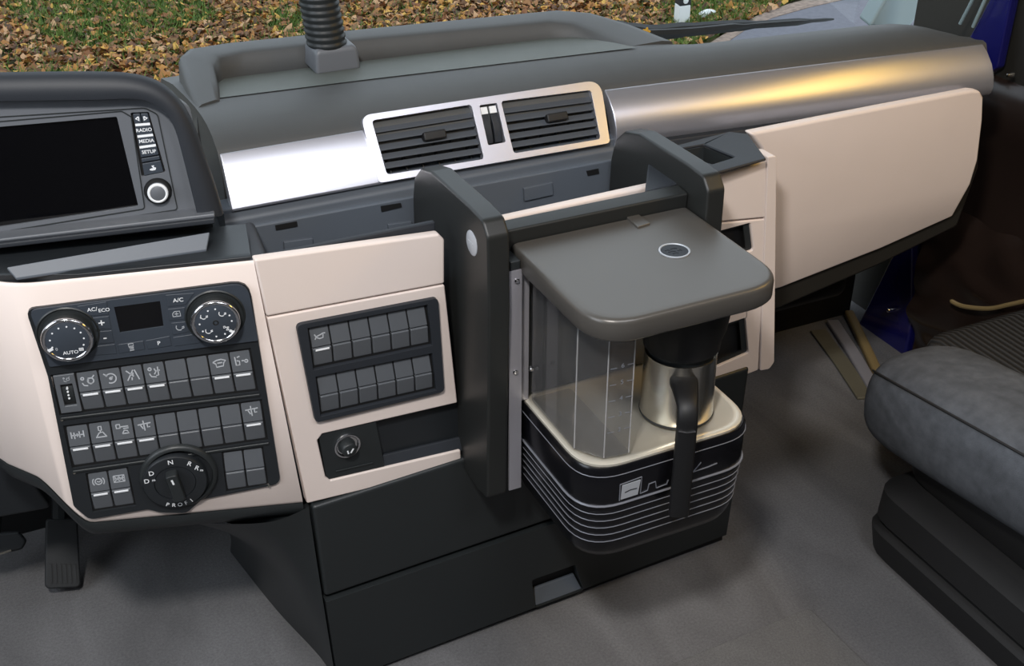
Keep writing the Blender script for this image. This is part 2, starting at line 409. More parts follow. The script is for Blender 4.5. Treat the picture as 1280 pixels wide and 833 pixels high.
# glove box lid and the dark body behind it
FG = Fr((.98, 1.30, 0), (1, 0, 0), (0, 0, 1))
gt_ = FG.pxs([(962, 292), (958, 210), (952, 186), (937, 167), (1100, 135), (1216, 113), (1226, 114), (1230, 122), (1229, 150), (1223, 200), (1214, 230)])
gl_ = FG.pxs([(1191, 271), (1100, 312), (975, 361), (960, 365)], -.028)
vs = [FG.P(a, b, 0) for a, b in gt_]+[FG.P(a, b, -.028) for a, b in gl_]; n_ = len(vs); nt_ = len(gt_)
fs = [tuple(range(nt_)), (nt_-1,)+tuple(range(nt_, n_))+(0,)]
vs += [p-FG.n*.018 for p in vs]; fs += [tuple(i+n_ for i in reversed(range(n_)))]+[(i, (i+1) % n_, n_+(i+1) % n_, n_+i) for i in range(n_)]
build(M().add(vs, fs), 'glove_box_lid', BEIGE, dash, bev=.005, seg=3, label='beige glove box lid')
gb = FG.pxs([(945, 180), (1214, 130), (1226, 150), (1224, 210), (1197, 284), (1100, 332), (975, 386), (950, 392)], -.036)
build(M().plate(FG, rpoly(gb, .012), .20, c=-.036), 'glove_box_body', DARKTRIM, dash, bev=.006)
build(M().box(1.0, 1.33, 1.42, 1.70, .26, .6), 'heater_box', DEEP, dash, bev=.02)

# ------------------------------------------------------------------ air vents
vent = thing('air_vent_unit', 'twin air vents in one rounded silver frame in the middle of the dashboard', 'air vent', (.64, 1.41, .645))
vo = FV.pxs([(449, 146), (748, 101), (760, 180), (472, 230)])
VL = FV.pxs([(463, 152), (587, 132), (603, 200), (482, 219.5)]); VR = FV.pxs([(624, 128), (736, 114), (748, 175), (640, 193)])
SL = FV.pxs([(597, 133), (619, 130), (630, 179), (608, 183)])
def avg(q): return (q[0][0]+q[3][0])/2, (q[1][0]+q[2][0])/2, (q[2][1]+q[3][1])/2, (q[0][1]+q[1][1])/2
build(M().plate(FV, rpoly(vo, [.014, .022, .006, .006], 8), .012, c=.007, holes=[rpoly(VL, .005), rpoly(VR, .005), rpoly(SL, .003)]), 'frame', SILVER, vent, bev=.0022, seg=3)
build(M().plate(FV, [(a, b) for a, b in rrect(.20, .555, .005, .085, .004)], .004, c=-.03), 'duct_back', DEEP, vent)
def inter(q, s, t):  # bilinear inside quad TL,TR,BR,BL
    top = (q[0][0]+(q[1][0]-q[0][0])*s, q[0][1]+(q[1][1]-q[0][1])*s); bot = (q[3][0]+(q[2][0]-q[3][0])*s, q[3][1]+(q[2][1]-q[3][1])*s)
    return (top[0]+(bot[0]-top[0])*t, top[1]+(bot[1]-top[1])*t)
for q in (VL, VR):
    for i in range(5):
        t = .17+i*.165
        a, b = inter(q, .005, t), inter(q, .995, t)
        pr = [(0.0065, .001), (-.006, .0005), (-.0068, -.0008), (.006, -.0022)]   # blade section (down the face, in depth)
        r0 = [FV.P(a[0], a[1]+p*.7, .0005+p*.25*0-abs(p)*0+qz*2.2-p*.55) for p, qz in pr]
        r1 = [FV.P(b[0], b[1]+p*.7, .0005+qz*2.2-p*.55) for p, qz in pr]
        build(M().loft([r0, r1]), 'slat', SLATM, vent, bev=.0006)
    for i in range(6):
        p = inter(q, (i+.5)/6, .5); p0 = inter(q, (i+.5)/6, .02); p1 = inter(q, (i+.5)/6, .98)
        vs = [FV.P(p0[0]+d, p0[1], c) for d, c in ((-.001, -.028), (.001, -.028), (.001, -.010), (-.001, -.010))]
        vs2 = [FV.P(p1[0]+d, p1[1], c) for d, c in ((-.001, -.028), (.001, -.028), (.001, -.010), (-.001, -.010))]
        build(M().loft([vs, vs2]), 'vane', BLACK, vent)
    p = inter(q, .56 if q is VL else .56, .44)
    build(M().fbox(FV, p[0]-.016, p[0]+.016, p[1]-.006, p[1]+.006, -.002, .011), 'adjuster_tab', DEEP, vent, bev=.002)
for k in (0, 1):
    a0 = inter(SL, .06+.5*k, .05); a1 = inter(SL, .44+.5*k, .05); b0 = inter(SL, .06+.5*k, .95); b1 = inter(SL, .44+.5*k, .95)
    prof = [(.0, -.001), (.25, .003), (.5, .0045), (.75, .003), (1, -.001)]
    rg = []
    for t, c in prof:
        l = (a0[0]+(b0[0]-a0[0])*t, a0[1]+(b0[1]-a0[1])*t); r = (a1[0]+(b1[0]-a1[0])*t, a1[1]+(b1[1]-a1[1])*t)
        rg.append([FV.P(*l, -.006), FV.P(*r, -.006), FV.P(*r, c), FV.P(*l, c)])
    tw = build(M().loft(rg), 'thumbwheel', COWL, vent, bev=.0006)
    l, r = a0, a1; l2 = (a0[0]+(b0[0]-a0[0])*.2, a0[1]+(b0[1]-a0[1])*.2); r2 = (a1[0]+(b1[0]-a1[0])*.2, a1[1]+(b1[1]-a1[1])*.2)
    build(M().plate(FV, [l, r, r2, l2], .004, c=.0045), 'marker', WHITE, tw, bev=.0006)

# ------------------------------------------------------------------ centre console
con = thing('center_console', 'beige and black centre console with drawers below the air vents', 'console', (.62, 1.3, 0))
ztop = .682
XL, XR = .02, .715   # along the console face
def B(px_, py_): return FC.px(px_, py_)
# dark core behind the panels
core = M()
core.hexa([FC.P(.035, 0, -.072), FC.P(.700, 0, -.072), V((.965, 1.62, 0)), V((.30, 1.62, 0)), FC.P(.012, .555, -.072), FC.P(.690, .555, -.072), V((.93, 1.62, .555)), V((.27, 1.62, .555))])
build(core, 'body', BLACKP, con)
# beige panels: left, middle, right of the carrier arms
lo_l = [B(334, 398), B(556, 356.5), B(572, 504), B(403, 543), B(397, 551), B(407, 596), B(413, 601), B(576, 563), B(577, 583), B(384, 630)]
build(M().plate(FC, lo_l, .014), 'fascia_panel', BEIGE, con, bev=.002)
up_l = [B(318, 325), B(549, 293), B(556, 300), B(556, 355), B(333.5, 396.5)]
build(M().plate(FC, rpoly(up_l, [0, .004, .006, 0, 0]), .014), 'upper_fascia_strip', BEIGE, con, bev=.003, seg=3)
a0m, a1m = .285, .535
build(M().plate(FC, [(a0m, .33), (a1m, .33), (a1m, .598), (a0m, .598)], .014), 'fascia_panel', BEIGE, con, bev=.002)
build(M().plate(FC, [(a0m, .60), (a1m, .60), (a1m, .668), (a0m, .668)], .014), 'upper_fascia_strip', BEIGE, con, bev=.003)
R0 = .580
rt_b = [(R0, B(890, 490)[1]), B(948, 463), B(958, 274), (R0, .597)]
h1 = FC.pxs([(893, 291), (938, 279), (942, 313), (897, 326)]); h2 = FC.pxs([(893, 411), (932, 398), (936, 441), (893, 460)])
build(M().plate(FC, rt_b, .014, holes=[rpoly(h1, .004), rpoly(h2, .004)]), 'fascia_panel', BEIGE, con, bev=.002)
rt_u = [(R0, .599), B(958, 272.5), B(959, 201), (R0, B(898, 218)[1])]
build(M().plate(FC, rt_u, .014), 'upper_fascia_strip', BEIGE, con, bev=.003)
for h in (h1, h2):
    build(M().plate(FC, rpoly([(h[0][0]-.003, h[0][1]+.003), (h[1][0]+.003, h[1][1]+.003), (h[2][0]+.003, h[2][1]-.003), (h[3][0]-.003, h[3][1]-.003)], .004), .002, c=-.004, holes=[[inter(h, .05, .08), inter(h, .84, .08), inter(h, .84, .9), inter(h, .05, .9)]]), 'pocket_bezel', BLACK, con)
    build(M().plate(FC, h, .004, c=-.0135), 'pocket_back', DEEP, con)
# right edge strip
es_ = [B(958.5, 196), B(970, 194), B(967, 452), B(961, 461), B(949, 463)]
build(M().plate(FC, rpoly(es_, [.002, .006, .006, .008, .004]), .03, c=.002), 'edge_strip', BEIGE, con, bev=.004, seg=3)

# drawers
dl = B(384, 634)[0]
up_d = [B(386, 634), B(953, 466), (FC.px(945, 520)[0]+.012, .172), (B(409, 747)[0], .172)]
zt_ = .3245
up_d = [(.030, zt_), (.713, .338), (.709, .174), (.034, .168)]
build(M().plate(FC, up_d, .06, c=.004), 'drawer_front', BLACK, con, bev=.006, seg=3)
h = FC.pxs([(662, 722), (716, 703), (727, 735), (667, 757)])
lo_d = [(.034, .163), (.709, .169), (.703, .02), (.040, .008)]
build(M().plate(FC, lo_d, .018, c=.007, holes=[rpoly(h, .004)]), 'drawer_front', BLACK, con, bev=.007, seg=3)
build(M().plate(FC, [(h[0][0]-.004, h[0][1]+.004), (h[1][0]+.004, h[1][1]+.004), (h[2][0]+.004, h[2][1]-.004), (h[3][0]-.004, h[3][1]-.004)], .003, c=-.0135), 'grip_recess', DEEP, con)
g0, g1, g2, g3 = inter(h, .03, .58), inter(h, .97, .58), inter(h, .98, .97), inter(h, .02, .97)
build(M().hexa([FC.P(*g3, -.013), FC.P(*g2, -.013), FC.P(*g1, -.013), FC.P(*g0, -.013), FC.P(*g3, .004), FC.P(*g2, .004), FC.P(*g1, -.008), FC.P(*g0, -.008)]), 'drawer_grip', GREYP, con, bev=.001)
build(M().plate(FC, [(.036, 0), (.705, 0), (.702, .022), (.040, .010)], .02, c=-.004), 'plinth', DEEP, con)
# right flank
build(M().hexa([FC.P(.700, .0, -.006), V((1.0, 1.62, 0)), V((.96, 1.62, 0)), FC.P(.685, 0, -.03), FC.P(.715, .34, -.006), V((1.0, 1.62, .34)), V((.96, 1.62, .34)), FC.P(.70, .34, -.03)]), 'side_panel', BLACK, con, bev=.004)
# left flank: curved skirt that runs forward under the driver side panel
p_t = [FC.P(.026, .325, .002), FC.P(-.02, .318, .0), FC.P(-.075, .312, -.03), FC.P(-.13, .308, -.07)]
p_m = [FC.P(.031, .17, .002), FC.P(.012, .17, -.03), FC.P(-.012, .17, -.10), FC.P(-.05, .19, -.17)]
p_b = [FC.P(.038, .0, .0), FC.P(.034, .0, -.06), onz(345, 762, 0)+V((0, 0, 0)), onz(288, 690, 0)]
rg = []
for i in range(4):
    c = spline([p_t[i], p_m[i], p_b[i]], 8); rg.append(c)
grid = [spline([rg[i][j] for i in range(4)], 6) for j in range(len(rg[0]))]
mm = M(); mm.loft(grid, close=False)
off = V((.012, .012, 0)); mm.loft([[p+off for p in r] for r in grid], close=False)
build(mm, 'side_skirt', BLACK, con, ang=60)

# lighter tray set into the beige panel
tq = FC.pxs([(399, 545), (572, 505), (576.5, 562), (409, 601)])
bx0 = inter(tq, 0, 0)
lq = [inter(tq, .0, 0), inter(tq, .40, 0), inter(tq, .42, 1), inter(tq, .0, 1)]
LC = FC.px(434.5, 558)
build(M().plate(FC, rpoly(lq, [.004, 0, 0, .004]), .008, c=-.002, holes=[circ(LC[0], LC[1], .0165, 28)]), 'lighter_plate', BLACK, con, bev=.001)
build(M().stroke(FC, [inter(tq, .07, .86), inter(tq, .34, .86)], .0022, -.002, -.0005), 'ridge', BLACK, con, bev=.0005)
build(M().plate(FC, [(tq[0][0]-.004, tq[0][1]+.004), (tq[1][0]+.01, tq[1][1]+.004), (tq[2][0]+.01, tq[2][1]-.004), (tq[3][0]-.004, tq[3][1]-.004)], .002, c=-.0142), 'tray_back', BLACKP, con)
e0, e1, e2, e3 = inter(tq, .42, .84), inter(tq, 1.02, .84), inter(tq, 1.02, 1.06), inter(tq, .42, 1.06)
build(M().hexa([FC.P(*e3, -.014), FC.P(*e2, -.014), FC.P(*e1, -.014), FC.P(*e0, -.014), FC.P(*e3, -.002), FC.P(*e2, -.002), FC.P(*e1, -.010), FC.P(*e0, -.010)]), 'tray_lip', COWL, con, bev=.001)

# storage bin between console and dashboard
FB = Fr((.25, 1.357, 0), (1, 0, 0), (0, 0, 1))
bin_ = M().box(.265, .93, 1.262, 1.36, .560, .570)
build(bin_, 'bin_floor', GREYP, con)
build(M().plate(FB, [(.03, .565), (.69, .565), (.69, .643), (.03, .647)], .006, c=.006), 'bin_back', GREYP, con, bev=.002)
build(M().hexa([V((.240, 1.203, .56)), V((.295, 1.203, .56)), V((.300, 1.352, .56)), V((.245, 1.352, .56)), V((.240, 1.196, .684)), V((.262, 1.196, .684)), V((.285, 1.352, .655)), V((.262, 1.352, .655))]), 'bin_side', COWL, con, bev=.006, seg=3)
build(M().plate(FC, [(.01, .56), (.222, .56), (.222, .676), (.01, .679)], .008, c=-.0145), 'bin_front', COWL, con, bev=.002)
for (q) in ([(344, 282), (371, 277), (372, 283), (345, 288)], [(476, 258), (501, 254), (502, 259), (477, 265)], [(733, 214), (748, 211), (749, 217), (735, 220)]):
    build(M().plate(FB, FB.pxs(q, .007), .003, c=.0075), 'clip_slot', DEEP, con)
for (q) in ([(355, 303), (391, 298), (392, 309), (356, 315)], [(485, 281), (515, 277), (516, 288), (487, 293)], [(655, 236), (691, 228), (692, 244), (656, 252)], [(590, 246), (603, 244), (603, 251), (591, 253)]):
    build(M().plate(FB, FB.pxs(q, .010), .006, c=.010), 'clip_tab', GREYP, con, bev=.001)
# small tray at the right end of the bin
FT = Fr((.85, 1.3, .680), (1, 0, 0), (0, 1, 0))
to = [(p.x-.85, p.y-1.3) for p in (onz(*q, .680) for q in ((812, 190), (912, 164), (935, 167), (958, 198), (897, 215), (806, 240)))]
th = [(p.x-.85, p.y-1.3) for p in (onz(*q, .680) for q in ((842, 187), (880, 180), (919, 196), (890, 205)))]
build(M().plate(FT, to, .004, holes=[rpoly(th, .003)]), 'side_tray', COWL, con, bev=.002)
cx_ = sum(p[0] for p in th)/4; cy_ = sum(p[1] for p in th)/4
tb = [(cx_+(a-cx_)*.8, cy_+(b-cy_)*.75) for a, b in th]
build(M().loft([[FT.P(a, b, -.04) for a, b in tb], [FT.P(a*1.0, b*1.0, -.004) for a, b in th]], caps=False).loft([[FT.P(a, b, -.04) for a, b in tb], [FT.P(a, b, -.041) for a, b in tb]]), 'side_tray_well', BLACK, con, ang=20)

# ------------------------------------------------------------------ carrier arms for the coffee machine
car = thing('machine_carrier', 'black carrier frame with two rounded arms holding the coffee machine', 'carrier frame', (.66, 1.2, .30))
def arm(x0, x1):
    pr = [(1.148, .308), (1.118, .314), (1.106, .60), (1.108, .696), (1.122, .712), (1.16, .714), (1.275, .712), (1.312, .702), (1.336, .680), (1.345, .65), (1.348, .575), (1.258, .56), (1.255, .325), (1.245, .312)]
    yz = rpoly(pr, [.008, .01, .02, .012, .012, 0, .02, .02, .02, .02, .004, .004, .006, .006], 4)
    return build(M().loft([[V((x0, y, z)) for y, z in yz], [V((x1, y, z)) for y, z in yz]]), 'arm', ARM, car, bev=.0055, seg=4, ang=30)
arm(.493, .521); arm(.787, .813)
FA = Fr((.493, 0, 0), (0, -1, 0), (0, 0, 1))
ca = FA.px(590, 304)
bd = build(M().lathe(FA, ca[0], ca[1], [(.0001, .0015), (.0135, .0015), (.0155, .0005), (.0155, -.002)], 28), 'badge', BADGE, car)
for k in (-1, 0, 1):
    build(M().fbox(FA, ca[0]+k*.0052-.0022, ca[0]+k*.0052+.0018, ca[1]-.0018, ca[1]+.0018, .001, .0019), 'badge_print', DIMW, bd)
# cross bar and rear plate between the arms
build(M().hexa([V((.521, 1.150, .640)), V((.787, 1.150, .640)), V((.787, 1.185, .64)), V((.521, 1.185, .64)), V((.521, 1.148, .678)), V((.787, 1.148, .678)), V((.787, 1.172, .681)), V((.521, 1.172, .681))]), 'cross_bar', ARM, car, bev=.003)
build(M().box(.521, .787, 1.16, 1.172, .30, .64), 'rear_plate', BLACKP, car)

# ------------------------------------------------------------------ coffee machine
cof = thing('coffee_machine', 'dark grey and black filter coffee machine with silver pinstripes on the console', 'coffee machine', (.67, 1.06, .30))
X0, X1, Y0, Y1 = .549, .793, .962, 1.150
def foot(ins=0, rf=.052, rb=.006, seg=8, x0=X0, x1=X1, y0=Y0, y1=Y1):
    return rpoly([(x0+ins, y0+ins), (x1-ins, y0+ins), (x1-ins, y1), (x0+ins, y1)], [rf, rf, rb, rb], seg)
def ring(z, ins=0, **k): return [V((x, y, z)) for x, y in foot(ins, **k)]
build(M().loft([ring(.296, .016), ring(.299, .010), ring(.310, .006), ring(.325, .004), ring(.375, .0015), ring(.386, 0), ring(.4375, 0), ring(.441, .002), ring(.441, .004)]), 'base', GLOSSB, cof, ang=50)
build(M().loft([ring(.434, .0035), ring(.444, .0035), ring(.4455, .006), ring(.4455, .012), ring(.442, .016)]), 'warming_plate', PLATE, cof, ang=50)
# pinstripes: each a thin raised line round the front of the base
def pin(z, ins, r):
    pts = foot(ins-.0006, seg=8)
    k = len(pts)
    a = [p for p in pts if p[1] < 1.149]
    a = sorted(range(k), key=lambda i: i)
    lp = pts
    path = [(X0+ins-.0006, 1.148)] + lp[0:2*(8+1)] + [(X1-ins+.0006, 1.148)]
    return [V((x, y, z)) for x, y in path]
for z, ins, r in ((.430, 0, .0006), (.386, 0, .0015), (.373, .0012, .0006), (.3615, .002, .0006), (.350, .0028, .0006), (.3385, .0033, .0006), (.327, .0038, .0006)):
    build(M().tube(pin(z, ins, r), r, 6), 'pinstripe', STRIPE, cof)
# badge and printed line on the front
FM = Fr((.6, Y0-.0004, .38), (1, 0, 0), (0, 0, 1))
bq = FM.pxs([(777, 607), (801, 599), (797, 618), (775, 625)])
bo = build(M().plate(FM, [inter(bq, .02, .02), inter(bq, .98, .02), inter(bq, .98, .98), inter(bq, .02, .98)], .001, c=.001), 'front_badge', BADGE, cof)
build(M().stroke(FM, [inter(bq, .2, .55), inter(bq, .5, .48), inter(bq, .85, .52)], .0012, .001, .0014), 'badge_print', BLACK, bo)
oq = FM.pxs([(774, 626), (775, 606), (802, 596), (800, 617), (809, 613), (811, 605), (819, 602), (820, 610), (833, 605), (835, 600)])
build(M().stroke(FM, oq, .0010, .0, .0011), 'outline_print', STRIPE, cof)
q = FM.pxs([(866, 593), (872, 581)]); q2 = FM.pxs([(866, 593), (885, 583), (902, 573), (908, 566)])
oq = FM.pxs([(876, 578), (866, 590), (884, 584), (896, 579)])
build(M().stroke(FM, oq, .0012, .0, .0011), 'outline_print', STRIPE, cof)
# lid
LX0, LX1, LY0, LY1, LZ = .541, .786, .932, 1.147, .660
def lr(z, ins=0): return [V((x, y, z)) for x, y in rpoly([(LX0+ins, LY0+ins), (LX1-ins, LY0+ins), (LX1-ins, LY1), (LX0+ins, LY1)], [.055-ins*.6, .055-ins*.6, .003, .003], 9)]
ld = build(M().loft([lr(.632, .006), lr(.633, .002), lr(.636, .0), lr(.6545, 0), lr(.6580, .0010), lr(.6597, .0030), lr(.6603, .0060), lr(.6603, .012), lr(.6603, .03)]), 'lid', LID, cof, ang=60)
FL = Fr((.6, 1.0, .6603), (1, 0, 0), (0, 1, 0))
lb = [(p.x-.6, p.y-1.0) for p in [onz(843, 314, .6603)]][0]
bb = build(M().lathe(FL, lb[0], lb[1], [(.0185, -.001), (.0185, .0012), (.017, .0014), (.0165, .0005)], 32), 'badge_ring', BADGE, ld)
be = build(M().lathe(FL, lb[0], lb[1], [(.0001, .0006), (.0163, .0006), (.0163, -.001)], 32), 'badge_face', COWL, ld)
eb = M()
for k, (a, b, l) in enumerate(((-.007, .004, .006), (.002, .005, .008), (-.004, -.001, .009), (.006, -.002, .005), (-.002, -.006, .007))):
    eb.stroke(FL, [(lb[0]+a-l/2, lb[1]+b), (lb[0]+a, lb[1]+b+.0015), (lb[0]+a+l/2, lb[1]+b-.001)], .0016, .0004, .0011)
build(eb, 'badge_emblem', COWL, ld)
hq = [(p.x-.6, p.y-1.0) for p in (onz(*q, .6603) for q in ((783, 273), (797, 269), (813, 281), (797, 286)))]
build(M().plate(FL, hq, .004, c=.0025), 'lid_latch', LID, ld, bev=.001)
build(M().box(.527, .541, 1.120, 1.150, .640, .652)  .box(.783, .7865, 1.120, 1.150, .640, .652), 'hinge', BLACK, cof, bev=.002)
# steel bracket strip at the left rear, with screws
build(M().box(.5245, .5415, 1.118, 1.121, .318, .640), 'bracket_plate', BRKT, cof)
build(M().box(.5415, .557, 1.130, 1.134, .446, .640), 'bracket_flange', BRKT, cof)
FS = Fr((.527, 1.118, 0), (1, 0, 0), (0, 0, 1))
for q in ((646, 351), (644, 465), (664, 461)):
    a = FS.px(*q); build(M().lathe(FS, a[0], a[1], [(.0001, .003), (.0022, .0028), (.0034, .0012), (.0036, -.001)], 14), 'screw', CHROME, cof)
build(M().box(.556, .787, 1.1405, 1.150, .446, .632), 'rear_panel', BLACKP, cof)
# clear water tank
def tk(z, i=0):
    return [V((x, y, z)) for x, y in rpoly([(.5575+i, 1.008+i), (.580, .976+i), (.614-i, .9725+i), (.614-i, 1.125-i), (.5575+i, 1.125-i)], [.006, .004, .004, .005, .005], 5)]
tank = M().loft([tk(.449), tk(.632)], caps=False).loft([tk(.449), tk(.4492)], caps=True)
tn = build(tank, 'water_tank', TANK, cof, ang=20, label='clear smoked water tank with level marks')
TEDGE = clearh('tank_edge_clear', (.85, .84, .8, 1), 1.3, .15, .35)
ek = tk(.45)
def nearest(x, y): return min(ek, key=lambda p: (p.x-x)**2+(p.y-y)**2)
for (x, y) in ((.5575, 1.008), (.580, .976), (.614, .9725)):
    p = nearest(x, y); build(M().tube([(p.x, p.y, .45), (p.x, p.y, .63)], .0009, 6), 'tank_edge', TEDGE, tn)
FK = Fr((.580, .9758, .45), (.034, -.0035, 0), (0, 0, 1))
for i, ch in enumerate('65432'):
    b = .125-.022*i
    build(text(FK, ch, .018, b, .0085, .0004), 'tank_number', TANKP, tn)
    build(M().stroke(FK, [(.003, b-.002), (.011, b-.002)], .0007, .0002, .0006), 'level_mark', TANKP, tn)
    build(M().stroke(FK, [(.024, b), (.032, b)], .0007, .0002, .0006), 'level_mark', TANKP, tn)
# filter basket
PC = V((.714, 1.031, .4455)); PR = .0455
FZ = Fr((PC.x, PC.y, 0), (1, 0, 0), (0, 1, 0))
def lz(prof, n=40, cx=0, cy=0): return M().lathe(FZ, cx, cy, prof, n)
build(lz([(.0001, .541), (.043, .541), (.0465, .543), (.0475, .555), (.0525, .572), (.0575, .61), (.058, .632), (.0001, .632)]), 'filter_basket', HANDLE, cof, ang=40)

# ------------------------------------------------------------------ coffee pot
pot = thing('coffee_pot', 'brushed steel coffee pot with black handle standing on the warming plate', 'coffee pot', PC)
build(lz([(.0001, .4456), (.0425, .4456), (.0455, .4472), (.0462, .4505), (.0452, .4535), (.0448, .49), (.0440, .530), (.0445, .534), (.0430, .5345), (.0425, .527), (.0001, .525)]), 'body', STEEL, pot, ang=60)
build(lz([(.0463, .4462), (.0468, .4475), (.0463, .449)]), 'foot_ring', RUBBER, pot)
build(lz([(.0001, .530), (.040, .530), (.041, .540), (.036, .5435), (.0001, .5435)]), 'pot_lid', BLACK, pot)
# handle: strap from the rim out to a straight grip that hangs in front of the base
hd = V((.671-PC.x, .944-PC.y, 0)); hl = hd.length; hd.normalize(); sd = V((-hd.y, hd.x, 0))
path = spline([PC+hd*.042+V((0, 0, .070)), PC+hd*.058+V((0, 0, .0715)), PC+hd*(hl-.014)+V((0, 0, .068)), PC+hd*(hl-.002)+V((0, 0, .056)), PC+hd*hl+V((0, 0, .035)), PC+hd*hl+V((0, 0, -.03)), PC+hd*(hl-.001)+V((0, 0, -.089))], 6)
rg = []
for i, p in enumerate(path):
    t = (path[min(i+1, len(path)-1)]-path[max(i-1, 0)]).normalized(); nrm = sd.cross(t)
    wv = .0165-.0045*min(1, max(0, (i-4)/10)); hv = .0065
    rg.append([p+sd*(wv*ca_)+nrm*(hv*cb_) for ca_, cb_ in ((-1, -.5), (-.75, -1), (.75, -1), (1, -.5), (1, .5), (.75, 1), (-.75, 1), (-1, .5))])
hnd = build(M().loft(rg), 'handle', HANDLE, pot, ang=50)
pp = PC+hd*(hl+.0066)+V((0, 0, .040))
build(M().tube([pp-sd*.010, pp+V((0, 0, -.0015))+hd*.0005, pp+sd*.010], .0009, 6), 'handle_pin', CHROME, hnd)

# ------------------------------------------------------------------ driver side panel
drv = thing('driver_side_panel', 'beige angled dashboard panel around the climate controls on the driver side', 'dashboard panel', (.1, 1.25, .3))
def FDs(a, b, c=0):   # beige skin: plane, rolling away forward at its left end
    k = max(0, -.240-a); return FD.P(a, b, c-k*k*6)
rows = []
top = [FD.px(x, y) for x, y in ((-60, 361), (20, 353), (120, 345), (220, 335), (309, 325.5))]
bot = [FD.px(x, y) for x, y in ((-60, 575), (30, 580), (98, 661), (240, 650), (380, 632))]
aL = [-.36, -.33, -.30, -.285, -.27, -.255, -.24, -.20, -.15, -.10, -.05, -.0135]
ol_top = [(a, .689-(a+.30)*.012) for a in aL]
def zb(a):   # lower edge of the beige skin
    if a < -.300: return .42-(a+.3)*.05
    if a > -.240: return .352-(a+.24)*.085
    t = (a+.30)/.06; return .42-(.42-.352)*(t*t*(3-2*t))
aL2 = sorted(set(aL+[-.295, -.29, -.28, -.275, -.265, -.26, -.25, -.245, -.235]))
rg = []
for a in aL2:
    x_b = a + (.021 if a > -.03 else 0)
    x_b = a + .023*max(0, (a+.24)/.2265) if a > -.24 else a
    t0 = FDs(a, .685-(a+.30)*.012, 0); b0 = FDs(x_b, zb(a), 0)
    nn = -FD.n*.012+V((0, 0, -.004))
    prof = [t0+nn, t0+FD.n*-.003+V((0, 0, 0)), t0+V((0, 0, -.004)), b0+V((0, 0, .006)), b0+FD.n*-.004, b0-FD.n*.012]
    rg.append(prof)
build(M().loft(rg), 'fascia_skin', BEIGE, drv, ang=40)
# black band under the beige skin
rg = []
for a in aL2:
    x_b = a + .023*max(0, (a+.24)/.2265) if a > -.24 else a
    b0 = FDs(x_b, zb(a)-.001, -.002); k = FD.n
    rg.append([b0-k*.05, b0, b0+V((0, 0, -.008))+k*.001, b0+V((0, 0, -.022))-k*.006, b0+V((0, 0, -.034))-k*.028, b0+V((0, 0, -.038))-k*.12, b0-k*.12])
build(M().loft(rg), 'lower_band', BLACK, drv, ang=50)
# shelf between beige skin and display
sh = []
for a in (-.40, -.30, -.2, -.1, -.016):
    z = .689-(a+.30)*.012
    sh.append([FDs(a, z-.02, -.006), FDs(a, z-.001, -.006), FDs(a, z+.001, -.012), FD.P(a, z-.004, -.075), FD.P(a, z-.004, -.10), FD.P(a, z-.03, -.10)])
build(M().loft(sh), 'shelf', BLACKP, drv, bev=.002)
# sloped shelf face, its catch of light put in as lighter grey
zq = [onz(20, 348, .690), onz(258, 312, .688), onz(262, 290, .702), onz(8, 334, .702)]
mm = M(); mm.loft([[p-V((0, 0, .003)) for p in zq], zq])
build(mm, 'lit_shelf_face', GREYP, drv, bev=.001)

# ------------------------------------------------------------------ driver switch panel
swp = thing('switch_panel', 'large black driver switch panel with rows of rocker switches and white symbols', 'switch panel', FD.P(-.14, .37, 0))
bz = FD.pxs([(32, 386), (311, 350), (351, 604), (252, 624), (233, 641), (200, 640), (185, 636), (112, 649), (92, 632), (60, 470)], .002)
bzo = rpoly(bz, [.010, .020, .012, .012, .012, .012, .012, .012, .012, .02], 4)
def shrink(q, s):   # grow or shrink a quad
    cx = sum(p[0] for p in q)/4; cy = sum(p[1] for p in q)/4
    return [(p[0]+(s if p[0] < cx else -s), p[1]+(s if p[1] < cy else -s)) for p in q]
Q1 = FD.pxs([(65, 470.5), (312, 437), (321.5, 489), (76, 519)], .004)
Q2 = FD.pxs([(81, 534), (326, 501), (333.5, 550), (91.5, 585)], .004)
Q3 = FD.pxs([(108, 593), (159, 585), (169, 632), (117, 640)], .004)
Q4 = FD.pxs([(278, 566.5), (328, 560), (335, 607), (284, 615)], .004)
DC = FD.px(219, 600, .006)
build(M().plate(FD, bzo, .006, c=.0035, holes=[shrink(Q1, -.0015), shrink(Q2, -.0015), shrink(Q3, -.001), shrink(Q4, -.001)]), 'panel_plate', BLACKP, swp, bev=.0015)
bcx = sum(p[0] for p in bzo)/len(bzo); bcy = sum(p[1] for p in bzo)/len(bzo)
build(M().plate(FD, [(bcx+(a-bcx)*.96, bcy+(b-bcy)*.97) for a, b in bzo], .001, c=.0012), 'panel_back', DEEP, swp)
for q in (Q1, Q2):
    p0, p1 = inter(q, -.005, 1.10), inter(q, 1.01, 1.10)
    build(M().stroke(FD, [p0, p1], .0035, .003, .0052), 'rail', BLACK, swp, bev=.001)
for p in (inter(Q1, 0.0, 1.13), inter(Q2, -.0, 1.13), inter(Q4, 1.02, 1.02)):
    build(M().lathe(FD, p[0], p[1], [(.0001, .0055), (.0015, .005), (.002, .003)], 10), 'pin_head', STEEL, swp)

